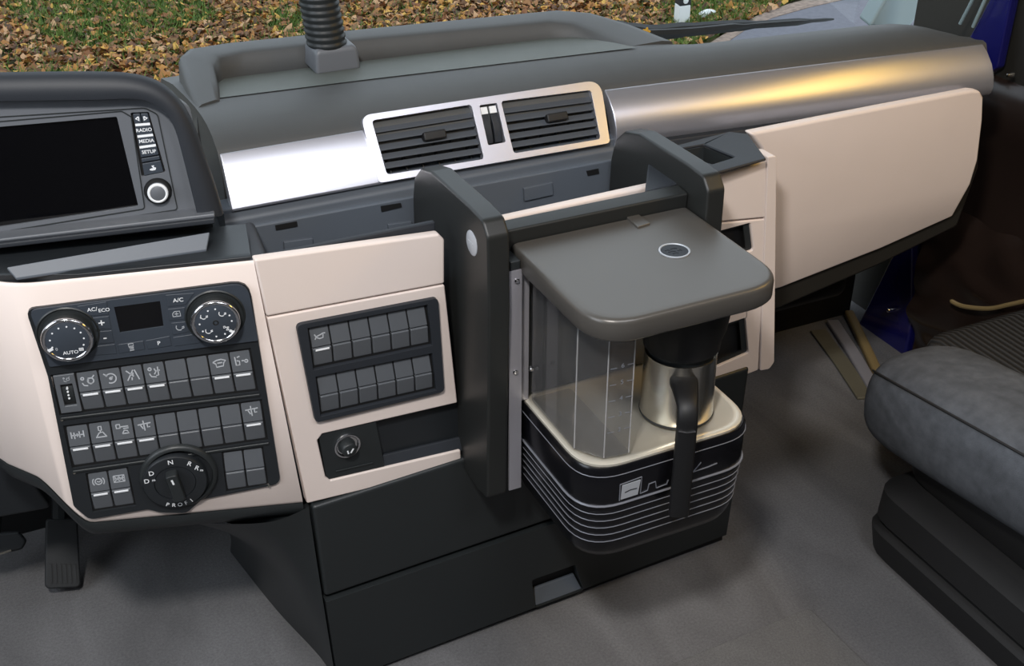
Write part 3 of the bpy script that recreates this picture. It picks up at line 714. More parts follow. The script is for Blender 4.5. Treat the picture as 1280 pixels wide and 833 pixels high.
def C_(n=14, r=.6, cx=0, cy=0, a0=0, a1=360): return [(cx+r*cos(radians(a0+(a1-a0)*i/n)), cy+r*sin(radians(a0+(a1-a0)*i/n))) for i in range(n+1)]
ICON = {
 'person': [C_(8, .2, -.7, .45), [(-.8, -.2), (-.6, -.6), (-.1, -.7)], [(.1, .5), (.0, -.2), (.3, -.5), (.6, -.3)], C_(10, .42, .35, .0), [(.5, .3), (.9, .8)]],
 'gauge': [C_(16, .72, .05, -.05, -120, 150), [(0, -.05), (.35, .2)], C_(8, .16, .05, -.05), [(-.85, .75), (-.35, .35)]],
 'lane': [[(-.8, .8), (.15, -.2)], [(.15, .8), (-.75, -.75)], [(.35, .8), (.85, -.75)], [(.1, .4), (.05, 0)], [(-.1, -.3), (-.15, -.75)]],
 'person2': [C_(8, .22, -.6, .55), [(-.7, -.1), (-.5, -.6), (.2, -.75)], [(.0, .6), (.2, .1), (-.05, -.3)], [(.5, .8), (.5, -.5), (.15, -.5)], [(.3, .2), (.75, .25)]],
 'wash': [[(-.9, .3), (-.5, .0), (-.45, -.5), (.5, -.4), (.6, .1), (.9, .4), (.3, .65), (-.4, .55), (-.9, .3)], [(-.3, .1), (.4, .15)]],
 'seat': [[(-.8, .7), (-.7, -.6), (-.2, -.6), (-.2, .0), (-.6, .1)], [(-.5, .6), (-.1, .75)], [(.1, .0), (.6, .0)], C_(8, .22, .75, -.1)],
 'axle': [[(-.9, .6), (-.9, -.4)], [(-.5, .5), (-.5, -.5)], [(-.9, .05), (.7, .05)], [(.2, .6), (.2, -.4)], [(.75, .65), (.75, -.35)], [(-.1, .3), (-.1, -.2)]],
 'traffic': [[(-.2, .9), (.2, .9), (.2, .3), (-.2, .3), (-.2, .9)], [(0, .3), (0, .0)], [(-.6, -.7), (-.2, -.1), (.3, .0), (.7, -.7)], [(-.7, -.75), (.8, -.75)]],
 'truck': [[(-.8, .8), (-.8, .2), (-.3, .2), (-.3, .8), (-.8, .8)], [(-.3, .4), (.8, .4), (.8, .1), (.1, .1)], [(-.1, -.7), (.2, -.2), (.6, -.3), (.8, -.7), (-.1, -.7)]],
 'lift': [[(-.9, .3), (.9, .45)], [(-.1, .9), (0, -.7)], [(-.55, .3), (-.2, -.4)], [(.4, .3), (.4, -.2), (.75, -.15)]],
 'brake': [C_(16, .5, 0, 0), C_(6, .85, 0, 0, 140, 220), C_(6, .85, 0, 0, -40, 40), [(-.25, .05), (.1, -.1), (.3, .1)]],
 'hatch': [[(-.8, .5), (.8, .5), (.8, -.6), (-.8, -.6), (-.8, .5)], [(-.7, -.5), (0, .3), (.7, -.5)], [(-.7, .4), (0, -.4), (.7, .4)], [(-.8, 0), (.8, 0)]],
 'horn': [[(-.8, .45), (-.6, .0), (-.8, -.35)], [(-.6, .05), (.2, .25), (.35, .35), (.8, .35)], [(-.6, -.05), (-.1, -.35), (.4, -.3), (.45, .2)]],
}
def icon(fr, name, a, b, s, c, parent, m=DIMW, nm='icon', w=.17):
    mm = M()
    for pl in ICON[name]: mm.stroke(fr, [(a+x*s, b+y*s) for x, y in pl], w*s, c, c+.0003)
    return build(mm, nm, m, parent, flat=True)
def rocker(fr, q, s0, s1, parent, ic=None, c=.004, bar=True, g=.035, mid=.5):
    e = g*(s1-s0)
    up = [inter(q, s0+e, .01), inter(q, s1-e, .01), inter(q, s1-e, mid-.012), inter(q, s0+e, mid-.012)]
    dn = [inter(q, s0+e, mid+.012), inter(q, s1-e, mid+.012), inter(q, s1-e, .985), inter(q, s0+e, .985)]
    # upper key leans back at its top, lower key bulges at the pivot line
    m1 = M().hexa([fr.P(*up[3], c-.007), fr.P(*up[2], c-.007), fr.P(*up[1], c-.007), fr.P(*up[0], c-.007), fr.P(*up[3], c+.0008), fr.P(*up[2], c+.0008), fr.P(*up[1], c-.0030), fr.P(*up[0], c-.0030)])
    o = build(m1, 'rocker_switch', SWITCH, parent, bev=.0009)
    m2 = M().hexa([fr.P(*dn[3], c-.007), fr.P(*dn[2], c-.007), fr.P(*dn[1], c-.007), fr.P(*dn[0], c-.007), fr.P(*dn[3], c-.0026), fr.P(*dn[2], c-.0026), fr.P(*dn[1], c+.0024), fr.P(*dn[0], c+.0024)])
    build(m2, 'lower_key', SWITCH, o, bev=.0016, seg=3)
    if ic:
        cc = inter(up, .5, .52); wd = abs(up[1][0]-up[0][0])
        fr2 = Fr(fr.P(*inter(up, .5, .5), c-.0011), fr.u, fr.P(*inter(up, .5, 0), c-.0030)-fr.P(*inter(up, .5, 1), c+.0008))
        icon(fr2, ic, 0, 0, wd*.36, .0001, o)
        if bar:
            x0, x1 = inter(dn, .13, .09), inter(dn, .87, .09)
            build(M().stroke(fr, [x0, x1], .0026, c+.001, c+.0027), 'indicator_bar', WHITE, o, bev=.0005)
    return o
n9 = 9
for i in range(1, 9): rocker(FD, Q1, i/n9, (i+1)/n9, swp, {1: 'person', 2: 'gauge', 3: 'lane', 4: 'person2', 7: 'wash', 8: 'seat'}.get(i))
for i in range(9): rocker(FD, Q2, i/n9, (i+1)/n9, swp, {0: 'axle', 1: 'traffic', 2: 'truck', 3: 'lift', 8: 'lift'}.get(i))
for i in range(2): rocker(FD, Q3, i/2, (i+1)/2, swp, ['brake', 'hatch'][i])
for i in range(2): rocker(FD, Q4, i/2, (i+1)/2, swp)
# thumbwheel dimmer in the first slot of the top row
tw_q = [inter(Q1, .004, .01), inter(Q1, .107, .01), inter(Q1, .107, .97), inter(Q1, .004, .97)]
hole = [inter(tw_q, .24, .25), inter(tw_q, .82, .25), inter(tw_q, .82, .82), inter(tw_q, .24, .82)]
dm = build(M().plate(FD, tw_q, .006, c=.0042, holes=[hole]), 'dimmer_housing', SWITCH, swp, bev=.0007)
rg = []
for k in range(9):
    t = k/8; a = inter(hole, .06, t); b = inter(hole, .94, t); c = -.001+.005*sin(pi*t)
    rg.append([FD.P(*a, -.004), FD.P(*b, -.004), FD.P(*b, c), FD.P(*a, c)])
build(M().loft(rg), 'dimmer_wheel', BLACK, dm)
mm = M()
for t in (.2, .35, .5, .65):
    p = inter(hole, .5, t); mm.lathe(FD, p[0], p[1], [(.0001, .0046-.001*abs(t-.5)), (.0012, .0044), (.0012, .001)], 8)
build(mm, 'dimmer_dots', WHITE, dm)
icon(FD, 'person', *inter(tw_q, .6, .12), .004, .0043, dm)

# ------------------------------------------------------------------ gear selector dial
gs = thing('gear_selector_dial', 'round black gear selector dial lettered D N R below the switch rows', 'gear selector', FD.P(DC[0], DC[1]-.036, .004))
GC = FD.px(219, 601, .008); gr = .0385
build(M().lathe(FD, DC[0]+.005, DC[1]+.004, [(.046, .003), (.0455, .0065), (.043, .009), (.040, .0095), (.039, .006), (.039, .003)], 48), 'collar', BLACK, gs, ang=50)
build(M().lathe(FD, GC[0], GC[1], [(.0385, .003), (.0382, .010), (.0365, .0125), (.030, .0135), (.0245, .0135), (.024, .0118), (.0235, .0125), (.0001, .0125)], 48), 'dial', GLOSSB.copy() if False else BLACKP, gs, ang=40)
gt = radians(8)
def G(x, y): return (GC[0]+x*cos(gt)-y*sin(gt), GC[1]+x*sin(gt)+y*cos(gt))
gp = [G(x, y) for x, y in rrect(-.0075, .0075, -.021, .019, .004)]
gp2 = [G(x*.82, y*.96) for x, y in rrect(-.0075, .0075, -.021, .019, .004)]
grip = build(M().loft([[FD.P(*p, .010) for p in gp], [FD.P(*p, .022) for p in gp], [FD.P(*p, .0245) for p in gp2]]), 'grip', BLACK, gs, bev=.0006)
build(M().stroke(FD, [G(-.0005, .0135), G(0, .0065)], .0022, .0245, .0249), 'marker', WHITE, grip)
for s_, an, r, sz, rt_ in (('N', 92, .0315, .0088, 0), ('D', 142, .0315, .0088, 0), ('D', 164, .033, .0088, 0), ('m', 158, .0255, .0052, 0), ('R', 52, .0325, .0088, -.5), ('R', 33, .033, .0088, -.5), ('m', 23, .0385-.003, .0052, -.3)):
    a, b = GC[0]+r*cos(radians(an)), GC[1]+r*sin(radians(an))
    build(text(FD, s_, a, b, sz, .0138, rt_), 'letter', WHITE, gs)
for i, ch in enumerate('PROFI'):
    an = 246+i*13; a, b = GC[0]+.0325*cos(radians(an)), GC[1]+.0325*sin(radians(an))
    build(text(FD, ch, a, b, .0074, .0138, radians(an-270)), 'letter', WHITE, gs)

# ------------------------------------------------------------------ climate control unit
cl = thing('climate_control_unit', 'climate control unit with two chrome-ringed dials and a small dark display', 'climate control', FD.P(-.14, .57, .004))
K1 = FD.px(85, 417.5, .006); K2 = FD.px(269, 395.5, .006); cz = .0062
fo = FD.pxs([(36, 388), (309, 354), (323, 426), (62, 459), (45, 410)], .006)
disp = FD.pxs([(142.5, 384), (200, 376.5), (204.5, 408), (150, 416)], .006)
build(M().plate(FD, rpoly(fo, [.008, .018, .002, .002, .02]), .0035, c=cz, holes=[circ(*K1, .0315, 36), circ(*K2, .0315, 36), disp]), 'faceplate', CLIM, cl, bev=.001)
build(M().plate(FD, shrink(disp, -.001), .001, c=.0048), 'display', SCREEN, cl, label='small black display')
btn = [([(95, 382), (134, 376), (137, 394), (110, 396)], 'AC/ECO'), ([(111.6, 397), (137, 394), (140.5, 411.6), (119, 413)], '+'), ([(119.5, 414), (140.5, 412), (144, 429), (120.6, 431)], '-'),
       ([(120, 432), (144.6, 429), (147.6, 443), (108, 446)], None), ([(146, 430), (180, 425), (182.5, 437.5), (148, 443)], 'heat'), ([(181, 425), (213, 419), (216, 433), (184, 438)], 'P'),
       ([(205.7, 368), (244, 365), (233, 382), (208, 384.6)], 'A/C'), ([(208.4, 385.7), (232, 383), (232, 399.7), (210.5, 402)], 'recirc'), ([(212.7, 403), (233, 401), (240, 415), (215, 420)], 'flow'), ([(215, 421), (241, 417), (255, 429), (217, 434)], None)]
ICON['heat'] = [[(-.5, .9), (.5, .9), (.5, .3), (-.5, .3), (-.5, .9)], [(-.5, .0), (.5, .0)], [(-.4, -.4), (.5, -.3)], [(-.4, -.8), (.5, -.7)]]
ICON['recirc'] = [[(-.8, -.5), (-.8, .2), (-.4, .7), (.7, .7), (.8, -.5), (-.8, -.5)], [(-.4, .1), (.4, .1)], [(0, .5), (0, -.3)]]
ICON['flow'] = [C_(8, .7, -.1, .2, 170, 300), [(.3, -.2), (.9, .0)], [(.4, .2), (.9, .3)], [(-.8, .3), (-.7, .7)]]
for q, s_ in btn:
    bq_ = FD.pxs(q, cz)
    o = build(M().plate(FD, shrink(bq_, .0009), .003, c=cz+.0007), 'button', CLIM, cl, bev=.0006)
    cc = (sum(p[0] for p in bq_)/4+(.003 if s_ == 'AC/ECO' else 0), sum(p[1] for p in bq_)/4)
    if s_ in ICON: icon(FD, s_, cc[0], cc[1], .0052, cz+.0008, o)
    elif s_ == 'AC/ECO':
        build(text(FD, 'AC/', cc[0]-.006, cc[1]+.0008, .0064, cz+.0008), 'symbol', WHITE, o); build(text(FD, 'ECO', cc[0]+.006, cc[1]-.0016, .006, cz+.0008), 'symbol', WHITE, o)
    elif s_: build(text(FD, s_, cc[0], cc[1], .013 if s_ in '+-' else .0068, cz+.0008), 'symbol', WHITE, o)
for k, kc in enumerate((K1, K2)):
    well = [(.0335, cz+.0004), (.0322, cz+.0016), (.0305, cz+.0006), (.0285, .004), (.0285, .002)]
    build(M().lathe(FD, kc[0], kc[1], well, 44), 'dial_well', BLACK, cl, ang=50)
    kb = build(M().lathe(FD, kc[0], kc[1], [(.0275, .003), (.0270, .016), (.0265, .0185)], 44), 'dial', BLACK, cl, ang=50)
    build(M().lathe(FD, kc[0], kc[1], [(.0268, .0180), (.0272, .0195), (.0262, .0215), (.0245, .0222), (.0225, .0210), (.0222, .019)], 48), 'chrome_ring', CHROME, kb, ang=80)
    build(M().lathe(FD, kc[0], kc[1], [(.0225, .018), (.0225, .0206), (.0215, .0212), (.0001, .0212)], 40), 'dial_face', CLIM, kb)
    mm = M()
    angs = [-160, 170, 140, 110, 82, 55, 28, 2, -25] if k == 0 else [150, 112, 85, 25, 0, -62, -95, -150, 178]
    for an in angs:
        r = .0175; mm.lathe(FD, kc[0]+r*cos(radians(an)), kc[1]+r*sin(radians(an)), [(.0001, .0216), (.0010, .0216), (.0010, .021)], 8)
    build(mm, 'tick_dots', WHITE, kb)
    if k == 0:
        build(text(FD, 'AUTO', kc[0]+.001, kc[1]-.0150, .0058, .0213), 'symbol', WHITE, kb)
        build(text(FD, 'OFF' if False else '0', kc[0]-.0125, kc[1]-.009, .005, .0213), 'symbol', DIMW, kb)
        icon(FD, 'hatch', kc[0]+.0125, kc[1]-.0125, .0028, .0213, kb, WHITE)
    else:
        build(M().lathe(FD, kc[0], kc[1], [(.0001, .0208), (.003, .0215), (.0034, .0213), (.0034, .021)], 16), 'dial_hub', DEEP, kb)
        for a, b in ((-.0115, .009), (.0085, .010), (-.0085, -.010)): icon(FD, 'flow', kc[0]+a, kc[1]+b, .0046, .0213, kb, WHITE)
        icon(FD, 'truck', kc[0]+.0105, kc[1]-.0085, .0036, .0213, kb, WHITE)
    an = radians(205 if k == 0 else -40)
    build(M().stroke(FD, [(kc[0]+.018*cos(an), kc[1]+.018*sin(an)), (kc[0]+.0235*cos(an), kc[1]+.0235*sin(an))], .003, .0205, .0219), 'pointer', WHITE, kb)

# ------------------------------------------------------------------ small switch panel on the console
sp2 = thing('switch_panel', 'small black panel of blank rocker switches on the beige console beside the coffee machine', 'switch panel', FC.P(.20, .39, 0))
so = FC.pxs([(370, 406), (547, 372), (555, 489), (394, 528)], .004)
S1 = FC.pxs([(386, 411), (532, 382.5), (538, 430), (393, 460)], .004); S2 = FC.pxs([(396, 471.5), (538, 443), (543, 486), (402, 518)], .004)
build(M().plate(FC, rpoly(so, .007), .008, c=.006, holes=[shrink(S1, -.002), shrink(S2, -.002)]), 'panel_plate', COWL, sp2, bev=.0025, seg=3)
build(M().plate(FC, shrink(so, .004), .001, c=.0008), 'panel_back', DEEP, sp2)
for i in range(6): rocker(FC, S1, i/6, (i+1)/6, sp2, 'horn' if i == 0 else None)
for i in range(6): rocker(FC, S2, i/6, (i+1)/6, sp2)

# ------------------------------------------------------------------ cigarette lighter
cg = thing('cigarette_lighter', 'chrome-ringed cigarette lighter in the tray below the small switch panel', 'lighter', FC.P(LC[0], LC[1]-.017, 0))
build(M().lathe(FC, LC[0], LC[1], [(.0175, -.002), (.0172, .0005), (.0155, .0012), (.0140, .0002), (.0135, -.006)], 36), 'socket_ring', CHROME, cg, ang=60)
build(M().lathe(FC, LC[0]-.0005, LC[1]-.0005, [(.0135, -.008), (.0115, -.002), (.0098, .004), (.0095, .0095), (.0082, .0105), (.0001, .0108)], 30), 'knob', BLACK, cg, ang=50)
build(M().stroke(FC, [(LC[0]-.004, LC[1]+.001), (LC[0]-.003, LC[1]-.004)], .0018, .0107, .0111).stroke(FC, [(LC[0]+.000, LC[1]-.0035), (LC[0]+.004, LC[1]+.002)], .0018, .0107, .0111), 'knob_print', WHITE, cg)

# ------------------------------------------------------------------ infotainment display and cowl
FI = Fr((.25, 1.292, .69), (cos(radians(11)), -sin(radians(11)), 0), (0, .12, 1))
inf = thing('infotainment_display', 'wide dark navigation screen with a column of buttons and a round knob', 'display', FI.P(-.12, 0, 0))
io = FI.pxs([(-70, 112), (188, 100), (238, 135), (264, 275), (-70, 318)])
scq = FI.pxs([(-60, 164), (146, 146), (173, 258), (-60, 293)])
bcq = FI.pxs([(163, 141), (186, 140), (207, 215), (177, 221)])
kn = FI.px(197.5, 239)
build(M().plate(FI, rpoly(io, [0, .02, .02, .004, 0]), .01, holes=[rpoly(scq, .002), rpoly(bcq, .002), circ(*kn, .0155, 28)]), 'bezel', BEZEL, inf, bev=.001)
# raised module frame
fo_ = rpoly(FI.pxs([(-60, 150), (181, 135), (197, 143), (222, 262), (-60, 305)]), [0, .012, .008, .004, 0])
fi_ = rpoly(FI.pxs([(-60, 157), (152, 139), (164, 146), (181, 261), (-60, 300)]), [0, .003, .003, .004, 0])
mm = M(); mm.stroke(FI, fo_, .0012, -.001, .0008); mm.stroke(FI, fi_, .0012, -.001, .0008)
build(mm, 'module_seam', BLACK, inf)
build(M().plate(FI, shrink(scq, -.004), .002, c=-.004), 'screen', SCREEN, inf, label='dark glass screen')
build(M().plate(FI, shrink(bcq, -.003), .002, c=-.005), 'button_well', DEEP, inf)
def bq2(t0, t1, s0=.12, s1=.92): return [inter(bcq, s0, t0), inter(bcq, s1, t0), inter(bcq, s1, t1), inter(bcq, s0, t1)]
ICON['left'] = [[(.4, .6), (-.5, 0), (.4, -.6), (.4, .6)]]; ICON['right'] = [[(-.4, .6), (.5, 0), (-.4, -.6), (-.4, .6)]]
ICON['phone'] = [[(-.9, -.4), (-.2, -.6), (.7, -.5), (.9, -.1), (.3, .1), (-.1, .7), (.5, .6)], [(-.5, -.3), (.5, -.25)]]
for t0, t1, s0, s1, s_ in ((.02, .17, .12, .50, 'left'), (.02, .17, .54, .92, 'right'), (.21, .35, .12, .92, 'RADIO'), (.39, .52, .12, .92, 'MEDIA'), (.56, .70, .12, .92, 'SETUP'), (.72, .78, .12, .92, None), (.80, .99, .12, .92, 'phone')):
    q = bq2(t0, t1, s0, s1); o = build(M().plate(FI, q, .005, c=.0006), 'button', CLIM, inf, bev=.0006)
    cc = inter(q, .5, .5); tilt = radians(4)
    if s_ in ICON: icon(FI, s_, cc[0], cc[1], .0036, .0007, o, WHITE, w=.4)
    elif s_: build(text(FI, s_, cc[0], cc[1], .0056, .0007, 0), 'symbol', WHITE, o)
for t in (.19, .37, .54):
    build(M().stroke(FI, [inter(bcq, .14, t), inter(bcq, .9, t)], .0026, .0, .0012), 'light_bar', WHITE, inf)
build(M().lathe(FI, *kn, [(.0152, -.004), (.0150, .002), (.0135, .004), (.0120, .004)], 36), 'knob_collar', DEEP, inf)
kb = build(M().lathe(FI, *kn, [(.0118, -.002), (.0115, .008), (.0100, .0095), (.0001, .0098)], 36), 'knob', BEZEL, inf, ang=50)
build(M().lathe(FI, *kn, [(.0116, .0075), (.0112, .0095), (.0098, .0105), (.0085, .0100), (.0085, .009)], 40), 'knob_ring', WHITE, kb)

cow = thing('instrument_cowl', 'thick charcoal hood arching around the navigation screen', 'instrument cowl', FI.P(-.1, 0, .02))
def cpath(pts, c): return [FI.P(*FI.px(x, y, c), c) for x, y in pts]
po = [(-70, 94), (40, 92), (120, 91.5), (165, 94), (198, 104), (222, 123), (240, 152), (256, 195), (270, 235), (280, 270)]
pi_ = [(-70, 129), (40, 127), (120, 126), (165, 124.5), (188, 129), (207, 142), (219, 163), (229, 198), (239, 238), (247, 270)]
O = [spline(cpath(po, c), 4) for c in (.012, )][0]; I = spline(cpath(pi_, .018), 4); I0 = spline(cpath(pi_, .001), 4)
rg = []
for o_, i_, i0 in zip(O, I, I0):
    back = o_-FI.n*.10+V((0, 0, -.10)); md = o_*.5+i_*.5+FI.n*.006
    rg.append([i0-FI.n*.004, i_-FI.n*.0015, i_*.97+o_*.03+FI.n*.0, i_*.75+o_*.25+FI.n*.003, md-FI.n*.002, o_*.8+i_*.2+FI.n*.002, o_*.94+i_*.06-FI.n*.002, o_-FI.n*.010, back])
build(M().loft(rg, close=False), 'hood', COWL, cow, ang=40)
for k, (z0, z1, c0, c1) in enumerate(((302, 306, .0, .028), (308, 314, .0, .034))):
    q0 = FI.px(-70, z0+5, c1); q1 = FI.px(268, z0-35, c1); q2 = FI.px(269, z1-34, c1); q3 = FI.px(-70, z1+5, c1)
    build(M().hexa([FI.P(*q3, -.02), FI.P(*q2, -.02), FI.P(*q1, -.02), FI.P(*q0, -.02), FI.P(*q3, c1), FI.P(*q2, c1), FI.P(*q1, c1), FI.P(*q0, c1)]), 'ledge', [BEZEL, COWL][k], cow, bev=.0015)
build(M().plate(FI, FI.pxs([(-70, 300), (262, 268), (270, 300), (-70, 345)]), .004, c=-.01), 'lower_panel', BLACKP, cow)

# ------------------------------------------------------------------ gooseneck holder on the dash tray
gn = thing('gooseneck_holder', 'black corrugated gooseneck stalk on a square foot at the rear of the dash tray', 'holder stalk', (.492, 1.655, .73))
build(M().loft([[V((x, y, z)) for x, y in rrect(.492-w_, .492+w_, 1.655-d_, 1.655+d_, .006)] for z, w_, d_ in ((.731, .034, .03), (.758, .032, .028), (.766, .028, .024))]), 'foot', BEZEL, gn, bev=.003)
pr = []; nz = 17
for i in range(nz):
    z = .764+i*.0095
    pr += [(.0275-.0001*i, z), (.0292-.0001*i, z+.0025), (.0292-.0001*i, z+.005), (.0275-.0001*i, z+.0072)]
rings = []
for r, z in pr:
    t = (z-.764); cxx = .486-.10*t; cyy = 1.655+.02*t
    rings.append([V((cxx+r*cos(2*pi*j/28), cyy+r*sin(2*pi*j/28), z)) for j in range(28)])
build(M().loft(rings), 'corrugated_tube', BLACK, gn, ang=70)

# ------------------------------------------------------------------ pedals and lower column cover
FP = Fr((0, 1.52, .0), (1, 0, 0), (0, .55, 1))
ped = thing('accelerator_pedal', 'black ribbed accelerator pedal in the driver footwell', 'pedal', (-.02, 1.55, 0))
pq = FP.pxs([(57, 650), (97, 650), (101, 731), (97, 735), (60, 737), (56, 733)])
pb = build(M().plate(FP, rpoly(pq, .006), .014), 'pedal_pad', RUBBER, ped, bev=.003)
for i in range(6):
    t = (i+.5)/6; a0 = FP.px(60+36*t, 705); a1 = FP.px(61+37*t, 729)
    build(M().stroke(FP, [a0, a1], .003, 0, .002), 'rib', RUBBER, pb)
build(M().tube([FP.P(*FP.px(75, 660), -.01), FP.P(*FP.px(75, 600), -.06)], .012, 8), 'pedal_arm', BLACK, ped)
br = thing('brake_pedal', 'black brake pedal beside the accelerator at the left edge', 'pedal', (-.1, 1.55, 0.05))
bq_ = FP.pxs([(-40, 668), (24, 664), (34, 676), (28, 686), (-40, 703)])
build(M().plate(FP, rpoly(bq_, .006), .016, c=.01), 'pedal_pad', RUBBER, br, bev=.004)
build(M().tube([FP.P(*FP.px(-10, 670), 0), FP.P(*FP.px(-5, 600), -.05)], .012, 8), 'pedal_arm', BLACK, br)
build(M().stroke(FP, FP.pxs([(-10, 696), (14, 688)], .011), .003, .01, .0125), 'metal_edge', STEEL, br)
FQ = Fr((0, 1.42, 0), (1, -.1, 0), (0, 0, 1))
cc_ = FQ.pxs([(-90, 560), (18, 578), (40, 600), (66, 636), (0, 648), (-90, 662)])
build(M().plate(FQ, rpoly(cc_, .008), .16), 'steering_column_cover', BLACKP, None, bev=.02, seg=3, label='dark lower steering column cover under the dashboard at the left edge', cat='column cover')

# ------------------------------------------------------------------ passenger seat
seat = thing('passenger_seat', 'passenger seat with grey velour side bolster and black ribbed cushion', 'seat', (1.36, .75, 0))
def bol(y, k):   # section of the bolster at y, scale k
    cx, cz, wx, hz = 1.232, .258, .100, .086
    pts = []
    for i in range(20):
        t = 2*pi*i/20; c, s_ = cos(t), sin(t)
        pts.append(V((cx+wx*k*math.copysign(abs(c)**.72, c)-.012*s_*0, y, cz+.13*(1.14-y)+hz*k*math.copysign(abs(s_)**.72, s_))))
    return pts
ys = [(1.185, .25), (1.181, .52), (1.168, .75), (1.145, .91), (1.11, .985), (1.06, 1), (.9, 1), (.7, 1), (.45, 1), (.3, 1), (.27, .8), (.26, .3)]
bo_ = build(M().loft([bol(y, k) for y, k in ys]), 'side_bolster', VELOUR, seat, ang=80, sub=1, label='grey velour side bolster')
sm = []
for y, k in ys[2:10]:
    r = bol(y, k*1.004); sm.append(r[8])
build(M().tube(spline(sm, 4), .0018, 6), 'seam', SEATB, bo_)
build(M().loft([[V((x, y, z)) for x, y in rrect(1.26, 1.62, .27, 1.19+e, .05)] for z, e in ((.20, -.02), (.295, .0), (.325, -.012), (.333, -.03))]), 'cushion', SEATC, seat, ang=50)
build(M().loft([[V((x, y, z)) for x, y in rrect(1.175+i_, 1.6, .25, 1.115-i_, .05)] for z, i_ in ((.135, .03), (.15, .018), (.20, .006), (.22, .0))]), 'seat_pan', SEATB, seat, ang=50)
build(M().loft([[V((x, y, z)) for x, y in rrect(1.145+i_, 1.6, .25, 1.115-i_, .05)] for z, i_ in ((.0, .014), (.012, .006), (.055, .0), (.062, .012), (.068, .012), (.075, .004), (.125, .006), (.14, .03))]), 'plinth', SEATB, seat, ang=50, bev=0)

# ------------------------------------------------------------------ right-hand door side
S(M().box(1.66, 1.70, -1.0, 1.72, -.05, 2.06).box(1.66, 1.70, 1.72, 1.90, -.05, .56), 'wall_right', DARKTRIM)
door = build(M(), 'x', BLACK) if False else None
dr = bpy.data.objects.new('door_1', None); COL.objects.link(dr); reg(dr, V((1.64, 1.2, 0)), None); dr['kind'] = 'structure'
# dark lower door pocket, moulded
rg = []
for y in (0.0, .5, 1.0, 1.3, 1.5, 1.56):
    k = .0 if y < 1.5 else .02
    rg.append([V((1.665, y, .02)), V((1.635+k, y, .03)), V((1.60+k, y, .15)), V((1.605+k, y, .24)), V((1.64, y, .27)), V((1.645, y, .50)), V((1.63, y, .56)), V((1.665, y, .60))])
build(M().loft(rg), 'door_panel', BROWN, dr, ang=60)
# crumpled brown protective film over the pocket
random.seed(4); g = []
for i in range(13):
    t = i/12; row = []
    for j in range(17):
        s_ = j/16; y = 1.50-.70*s_; z = .02+.34*t
        x = 1.598-.035*sin(pi*t)+random.uniform(-.016, .016)
        row.append(V((x, y+random.uniform(-.01, .01), z+random.uniform(-.008, .008))))
    g.append(row)
build(M().loft(g, close=False), 'protective_film', BROWN, dr, ang=180, sub=2)
build(M().tube(spline([onx(1188, 376, 1.545), onx(1204, 383, 1.545), onx(1235, 386, 1.545), onx(1262, 381, 1.545), onx(1310, 370, 1.545)], 6), [.002]+[.0042]*23+[.003], 8), 'pull_strap', OCHRE, dr)
build(M().tube(spline([onx(1160, 440, 1.542), onx(1190, 418, 1.542), onx(1230, 402, 1.542), onx(1300, 384, 1.542)], 6), .003, 8), 'film_fold', BROWN, dr)
# blue painted frame
jb = [onx(1196, 75, 1.63), onx(1236, 0, 1.63), onx(1250, -30, 1.63), onx(1278, -30, 1.63), onx(1264, 0, 1.63), onx(1246, 85, 1.63), onx(1232, 95, 1.63)]
build(M().loft([[p+V((.02, 0, 0)) for p in jb], jb]), 'painted_frame', BLUE, dr, bev=.004)
jb2 = [onx(1140, 305, 1.61), onx(1124, 300, 1.61), onx(1085, 380, 1.61), onx(1072, 405, 1.61), onx(1092, 446, 1.61), onx(1130, 450, 1.61), onx(1140, 400, 1.61)]
build(M().loft([[p+V((.03, 0, 0)) for p in jb2], jb2]), 'painted_sill', BLUE, dr, bev=.006)
lt = onx(1112, 388, 1.60); FDo = Fr(lt, (0, -1, 0), (0, 0, 1))
build(M().lathe(FDo, 0, 0, [(.0001, .006), (.004, .005), (.0055, .001), (.0055, -.012)], 14), 'bolt_head', CHROME, dr)
for q in ((1235, 92), (1261, 94)):
    lt = onx(*q, 1.625); build(M().lathe(Fr(lt, (0, -1, 0), (0, 0, 1)), 0, 0, [(.0001, .004), (.003, .003), (.004, 0), (.004, -.01)], 12), 'bolt_head', STEEL, dr)
for q0, q1 in (((1200, 30), (1226, -20)), ((1216, 34), (1240, -20))):
    build(M().tube([onx(*q0, 1.60), onx(*q1, 1.60)], .003, 6), 'seal_edge', PILLAR, dr)
# sill strips at the doorway
SILL = mat('sill_rubber', (92, 88, 74), .6)
def silln(pts, nm, m, w, h):
    path = [onz(*q, .0) for q in pts]; mm = M(); f = Fr((0, 0, 0), (1, 0, 0), (0, 1, 0))
    mm.stroke(f, [(p.x, p.y) for p in path], w, 0, h); return S(mm, nm, m, bev=min(w, h)*.3)
silln([(1022, 415), (1052, 455), (1082, 500)], 'trim_1', SILL, .034, .006)
silln([(1040, 405), (1066, 445), (1098, 500)], 'trim_2', BRKT, .026, .011)
silln([(1060, 395), (1082, 440), (1112, 505)], 'trim_3', OCHRE, .020, .016)
# windscreen pillar
pl_ = [ony(1086, 34, 1.80), ony(1114, -14, 1.80), ony(1150, -70, 1.80), ony(1235, -70, 1.80), ony(1168, -6, 1.80), ony(1135, 38, 1.80)]
S(M().loft([[p+V((.02, .06, 0)) for p in pl_], pl_]), 'trim_4', PILLAR, bev=.008, seg=3)

# ------------------------------------------------------------------ floor mat
fm = rpoly([(.50, .45), (1.0, .45), (.985, 1.026), (.50, 1.010)], [.02, .02, .012, .02], 5)
build(M().loft([[V((x, y, 0)) for x, y in fm], [V((x, y, .003)) for x, y in fm]]), 'floor_mat', MATM, None, bev=.0015, label='grey fabric floor mat edge on the cab floor in front of the console', cat='floor mat')

